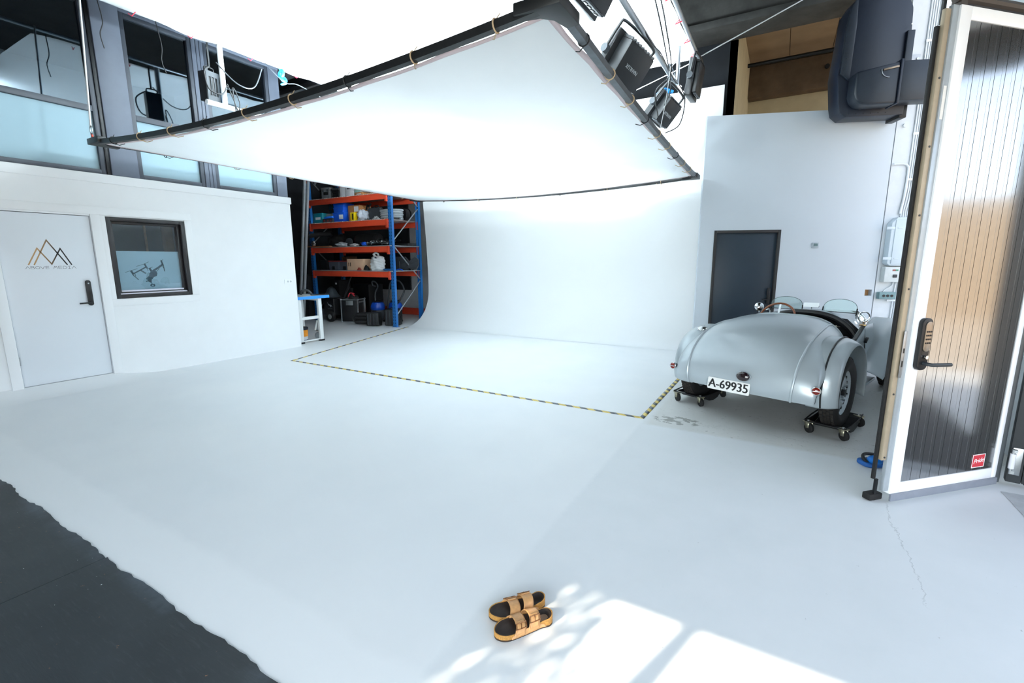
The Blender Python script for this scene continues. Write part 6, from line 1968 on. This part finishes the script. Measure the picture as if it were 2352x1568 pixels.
# vacuum cleaners
M_VAC = mat('vacuum_blue', (16, 68, 168), 0.35, var=0.05)
def vac(label, x_, y_, hose):
    t = thing('vacuum_cleaner', label, 'vacuum cleaner', (x_, y_, 0), (0, 0, 0.2), 'blue vacuum cleaners')
    MB().lathe([(0.12, 0.04), (0.165, 0.06), (0.17, 0.30), (0.16, 0.33)], 28).build('tank', M_DKGREY, t)
    MB().lathe([(0.172, 0.331), (0.185, 0.35), (0.185, 0.44), (0.15, 0.52), (0.10, 0.54)], 28).build('motor_head', M_VAC, t)
    MB().lathe([(0.13, 0.541), (0.14, 0.56), (0.09, 0.59), (0.0, 0.59)], 24).build('top_lid', M_BLACK, t)
    for i in range(4):
        a = PI / 4 + i * PI / 2
        MB().lathe([(0.0, -0.012), (0.035, -0.012), (0.035, 0.012), (0.0, 0.012)], 16, Matrix.Translation((0.15 * math.cos(a), 0.15 * math.sin(a), 0.036)) @ Matrix.Rotation(R(90), 4, 'Y')).build('castor', M_BLACK, t)
    MB().tube(smooth_path(hose, 7), 0.022, 8).build('hose', mat('grey_hose', (46, 50, 54), 0.5), t)
vac('left blue vacuum cleaner with raised hose loop', -9.18, 8.78, [(0.0, -0.1, 0.58), (0.0, -0.08, 0.78), (0.03, 0, 0.94), (-0.03, 0, 1.05), (-0.13, 0, 1.07), (-0.12, 0, 0.98), (-0.02, 0, 0.95)])
vac('right blue vacuum cleaner behind the black cases', -8.74, 8.98, [(0.12, -0.1, 0.5), (0.22, -0.1, 0.62), (0.28, 0, 0.85), (0.18, 0, 1.06), (0.0, 0, 1.10), (-0.14, 0, 1.0), (-0.15, -0.1, 0.5), (-0.12, -0.18, 0.3)])
def toolbox(label, x_, y_, w_, d_, h_, rz):
    t = thing('equipment_case', label, 'case', (x_, y_, 0), (0, 0, rz), 'black upright cases on floor')
    MB().bx(-w_ / 2, w_ / 2, -d_ / 2, d_ / 2, 0.01, h_).build('shell', mat('matt_black_case', (24, 26, 28), 0.5, var=0.12), t, bevel=0.02, seg=3)
    for x__ in (-w_ * .36, -w_ * .12, w_ * .12, w_ * .36):
        MB().bx(x__ - 0.012, x__ + 0.012, -d_ / 2 - 0.008, -d_ / 2 - 0.0005, 0.04, h_ - 0.03).build('rib', M_DKGREY, t, bevel=0.003)
    MB().tube(smooth_path([(-0.06, 0, h_), (-0.06, 0, h_ + 0.03), (0.06, 0, h_ + 0.03), (0.06, 0, h_)], 4), 0.01, 8).build('handle', M_BLACK, t)
    MB().bx(w_ / 2 + 0.0005, w_ / 2 + 0.012, -0.03, 0.03, h_ * .45, h_ * .6).build('latch', M_BLACKM, t, bevel=0.003)
toolbox('black equipment case at left, just left of the front upright', -8.72, 8.20, 0.32, 0.22, 0.34, 0.35)
toolbox('taller black equipment case behind the front upright', -8.36, 8.50, 0.36, 0.30, 0.42, 0.45)

# ------------------------------------------------------------------ poles and bench beside the rack
for i, (xb, xt, y_) in enumerate(((-11.17, -10.66, 7.86), (-11.075, -10.575, 7.90))):
    o = MB().bar((0, 0, 0.0), (xt - xb, 0.12, 3.8), 0.05, 0.05).build('metal_profile', mat('grey_profile', (178, 184, 188), 0.5, metal=0.2), loc=(xb, y_, 0.03))
    tag(o, ('left', 'right')[i] + ' one of two long grey metal profiles leaning left of the rack', 'profile', 'leaning metal profiles')
bn = thing('workbench', 'white wheeled workbench with bright blue edge behind the wall corner', 'workbench', (-8.35, 5.95, 0))
M_BEN = mat('white_bench_steel', (226, 230, 230), 0.4, var=0.03)
MB().bx(-0.35, 0.345, -0.37, 0.375, 0.872, 0.92).build('top', mat('pale_bench_top', (206, 210, 212), 0.5), bn, bevel=0.004)
MB().bx(0.3455, 0.356, -0.37, 0.386, 0.866, 0.922).bx(-0.35, 0.345, 0.3755, 0.386, 0.866, 0.922).build('blue_edge', mat('bright_blue_edge', (46, 148, 240), 0.35), bn, bevel=0.003)
for sx in (-0.28, 0.30):
    MB().bx(sx - 0.03, sx + 0.03, 0.13, 0.21, 0.03, 0.871).build('leg', M_BEN, bn, bevel=0.006)
    MB().bx(sx - 0.03, sx + 0.03, -0.33, -0.25, 0.03, 0.871).build('leg', M_BEN, bn, bevel=0.006)
    MB().bx(sx - 0.02, sx + 0.02, -0.249, 0.129, 0.46, 0.52).build('rail', M_BEN, bn, bevel=0.005)
    MB().bx(sx - 0.02, sx + 0.02, -0.249, 0.129, 0.03, 0.055).build('rail', M_BEN, bn, bevel=0.004)
    MB().bx(sx - 0.035, sx + 0.035, 0.12, 0.22, 0.0, 0.03).build('foot', M_BLACKM, bn)
    MB().bx(sx - 0.035, sx + 0.035, -0.34, -0.24, 0.0, 0.03).build('foot', M_BLACKM, bn)
MB().bx(-0.249, 0.269, 0.14, 0.2, 0.82, 0.865).build('cross_rail', M_BEN, bn)
MB().tube([(0.20, 0.17, 0.40), (0.08, 0.2, 0.2)], 0.018, 6).build('strut', M_BEN, bn)
cs2 = MB().bx(0.02, 0.12, 0.24, 0.34, 0.17, 0.185).tube([(0.07, 0.29, 0.17), (0.07, 0.29, 0.075)], 0.014, 8).build('castor_fork', M_STEEL, bn)
MB().lathe([(0.0, -0.018), (0.06, -0.018), (0.07, -0.008), (0.07, 0.008), (0.06, 0.018), (0.0, 0.018)], 24, Matrix.Translation((0.07, 0.27, 0.072)) @ Matrix.Rotation(R(60), 4, 'Z') @ Matrix.Rotation(R(90), 4, 'X')).build('castor_wheel', mat('grey_castor', (110, 116, 120), 0.6), cs2)
bk_ = thing('paint_bucket', 'orange and white paint bucket with dark lid under the bench', 'bucket', (-8.42, 5.93, 0.0))
MB().lathe([(0.0, 0.0), (0.115, 0.0), (0.12, 0.02)], 28).build('base_band', mat('navy_band', (34, 52, 110), 0.5), bk_)
MB().lathe([(0.12, 0.0201), (0.122, 0.085)], 28).build('white_band', M_WBOX, bk_)
MB().lathe([(0.1225, 0.0851), (0.128, 0.22)], 28).build('orange_band', mat('orange_label', (236, 150, 34), 0.45, var=0.12, scale=18), bk_)
MB().lathe([(0.134, 0.2201), (0.138, 0.245), (0.135, 0.268), (0.12, 0.275), (0.0, 0.27)], 28).build('lid', mat('dark_navy_lid', (28, 36, 52), 0.3, var=0.2), bk_)
gt = thing('green_machine', 'green machine with dark base standing on the bench', 'machine', (-8.55, 5.72, 0.9205))
MB().bx(-0.12, 0.10, -0.08, 0.12, 0, 0.16).build('base', M_DKGREY, gt, bevel=0.02)
MB().prism([(-0.12, 0.0), (0.10, 0.0), (0.085, 0.20), (0.05, 0.25), (-0.12, 0.25)], -0.08, 0.12, basis((0, 0, 0.161), (1, 0, 0), (0, 0, 1))).build('green_body', mat('green_plastic', (28, 150, 112), 0.4), gt, bevel=0.015)
case('small_box', 'small cream box on the workbench', 'box', -8.40, -8.26, 5.62, 5.76, 0.9205, 0.97, mat('cream_box', (216, 206, 188), 0.6), None, None, 0, 0, 0.01)
tag(MB().tube(smooth_path([(-0.1, 0, 0.02), (-0.06, 0, 0.09), (0.04, 0.02, 0.10), (0.12, 0, 0.03)], 5), 0.025, 8).build('hand_tool', M_DKGREY, loc=(-8.22, 5.95, 0.925), rot=(0, 0, 0.6)), 'dark grey hand tool lying on the workbench', 'tool')
tag(MB().bx(-0.17, 0.17, -0.03, 0.03, 0, 0.02).build('file', M_BLACKM, loc=(-8.12, 6.2, 0.921), rot=(0, 0, 1.2), bevel=0.004), 'flat black tool near the right end of the workbench', 'tool')

# ------------------------------------------------------------------ ropes, straps and cables overhead
M_ROPE = mat('white_rope', (228, 230, 232), 0.7, var=0.04)
M_CABLE = mat('black_cable', (22, 24, 27), 0.5)
def cable(name, label, cat, pts, r, m, group=None, k=6):
    p0 = Vector(pts[0])
    o = MB().tube(smooth_path([Vector(p) - p0 for p in pts], k), r, 6).build(name, m, loc=p0)
    tag(o, label, cat, group)
    return o
rp = cable('rope', 'white rope holding up the left corner of the scrim frame', 'rope', [(-7.17, 2.60, 4.6), (-7.18, 2.56, 3.8), (-7.19, 2.53, 3.17)], 0.010, M_ROPE)
cb2 = thing('carabiner', 'carabiner with red cord at the left corner of the frame', 'carabiner', (-7.19, 2.53, 3.04))
MB().ring((0, 0, 0.09), 0.040, 0.006, Matrix.Rotation(R(90), 4, 'X') @ Matrix.Diagonal((0.7, 1.2, 1, 1))).build('ring', M_STEEL, cb2)
MB().tube([(0, 0, 0.05), (0.008, 0.0, 0.02), (-0.006, 0, 0.0)], 0.012, 6).build('red_cord', mat('red_cord', (196, 72, 52), 0.6), cb2)
cable('rope', 'white rope from the lamp pipe down to the right tube of the frame', 'rope', [(-1.45, 6.6, 4.05), (-1.36, 6.05, 3.5), (-1.30, 5.55, 3.02)], 0.004, M_ROPE)
cable('rope', 'white double rope running up right from the end of overhead cloth', 'rope', [(-1.33, 7.85, 4.56), (0.2, 9.0, 5.6), (0.75, 9.6, 6.1), (1.3, 10.2, 6.9)], 0.009, M_ROPE, k=2)
cable('rope', 'white rope hanging straight down from the end of overhead cloth', 'rope', [(-1.30, 7.86, 4.55), (-1.30, 7.86, 4.2), (-1.30, 7.86, 3.75)], 0.005, M_ROPE, k=2)
cable('rope', 'white rope stretched left from the end of overhead cloth', 'rope', [(-1.33, 7.86, 4.54), (-1.8, 7.86, 4.40), (-2.5, 7.86, 4.20)], 0.005, M_ROPE, k=2)
cl2 = thing('blue_strap', 'blue strap tied round the yoke of the smaller right lamp', 'strap', (-1.66, 7.25, 3.95))
MB().sph((0, 0, 0), (0.10, 0.07, 0.035), 14, 8).tube(smooth_path([(-0.1, 0, 0), (0, -0.06, 0.04), (0.12, 0, 0.0)], 5), 0.022, 8).build('strap', mat('sky_blue_strap', (44, 150, 226), 0.5), cl2)
bw = thing('blue_strap', 'blue webbing bundle hanging from the cloth near the mezzanine end post', 'strap', (-7.0, 4.95, 4.47))
MB().ring((0, 0, 0.0), 0.05, 0.022, Matrix.Rotation(R(80), 4, 'X')).ring((0.02, 0.02, -0.07), 0.04, 0.02, Matrix.Rotation(R(60), 4, 'Y')).ring((0.0, 0.03, -0.13), 0.035, 0.014, Matrix.Rotation(R(20), 4, 'X')).tube([(0, 0, 0.05), (0, -0.05, 0.1)], 0.014, 6).build('webbing', mat('cyan_webbing', (60, 180, 240), 0.5), bw)
G = 'black cables slung under the cloth'
cable('cable', 'black cable looping from the top down past the larger right lamp', 'cable', [(-1.42, 4.6, 4.5), (-1.40, 5.4, 4.35), (-1.42, 6.2, 4.05), (-1.5, 6.9, 3.9), (-1.62, 7.1, 3.75)], 0.008, M_CABLE, G)
cable('cable', 'black cable hanging in a loop above the smaller right lamp', 'cable', [(-1.40, 5.55, 4.5), (-1.40, 6.0, 4.3), (-1.42, 6.5, 3.95), (-1.6, 6.5, 3.75), (-1.65, 6.9, 3.55)], 0.008, M_CABLE, G)
cable('cable', 'black cable along the lamp pipe at right', 'cable', [(-1.52, 5.3, 4.09), (-1.49, 5.8, 4.03), (-1.5, 6.3, 4.10), (-1.49, 7.0, 4.03), (-1.5, 7.6, 4.12)], 0.007, M_CABLE, G)
cable('cable', 'black cable over the front of the smaller right lamp', 'cable', [(-1.50, 7.4, 4.1), (-1.42, 7.5, 3.9), (-1.5, 7.62, 3.6), (-1.7, 7.6, 3.5)], 0.008, M_CABLE, G)
cable('cable', 'grey cable coiled round the aluminium upright at right', 'cable', [(-1.47, 7.3, 4.4), (-1.60, 7.3, 4.3), (-1.62, 7.25, 4.12), (-1.55, 7.35, 4.2), (-1.62, 7.3, 4.35), (-1.58, 7.28, 4.15)], 0.008, mat('grey_cable', (44, 50, 56), 0.4), G)
G2 = 'cables near the mezzanine windows'
cable('cable', 'long black cable dangling in front of the grey column', 'cable', [(-7.08, 2.72, 4.61), (-7.05, 2.74, 4.35), (-7.05, 2.70, 4.2), (-7.05, 2.72, 4.05)], 0.006, M_CABLE, G2)
cable('cable', 'thin black cable dangling left of the grooved post', 'cable', [(-7.08, 3.30, 4.61), (-7.05, 3.33, 4.3), (-7.05, 3.31, 4.12), (-7.04, 3.34, 3.98)], 0.006, M_CABLE, G2)
cable('cable', 'thick black loop of cable below the lamp by the mezzanine', 'cable', [(-7.0, 3.86, 4.22), (-6.9, 3.74, 4.1), (-6.9, 3.78, 3.9), (-6.9, 3.95, 3.88), (-6.95, 4.05, 4.02)], 0.010, M_CABLE, G2)
cable('cable', 'grey cable sagging right from the white upright pipe', 'cable', [(-6.98, 3.95, 4.3), (-6.95, 4.2, 4.1), (-6.95, 4.45, 4.12), (-6.95, 4.6, 4.42)], 0.008, mat('grey_cable', (44, 50, 56), 0.4), G2)
cable('cable', 'bundle of black cable hanging on the white upright pipe', 'cable', [(-6.95, 4.06, 4.05), (-6.93, 4.12, 3.85), (-6.93, 4.17, 3.72), (-6.93, 4.2, 3.85), (-6.93, 4.12, 4.02), (-6.93, 4.14, 3.7), (-6.93, 4.16, 3.5)], 0.008, M_CABLE, G2)
cable('cable', 'thin cable trailing from the blue webbing along the cloth edge', 'cable', [(-7.08, 4.7, 4.61), (-6.95, 4.95, 4.35), (-6.95, 5.2, 4.38), (-6.95, 5.7, 4.30)], 0.007, mat('grey_cable', (44, 50, 56), 0.4), G2)
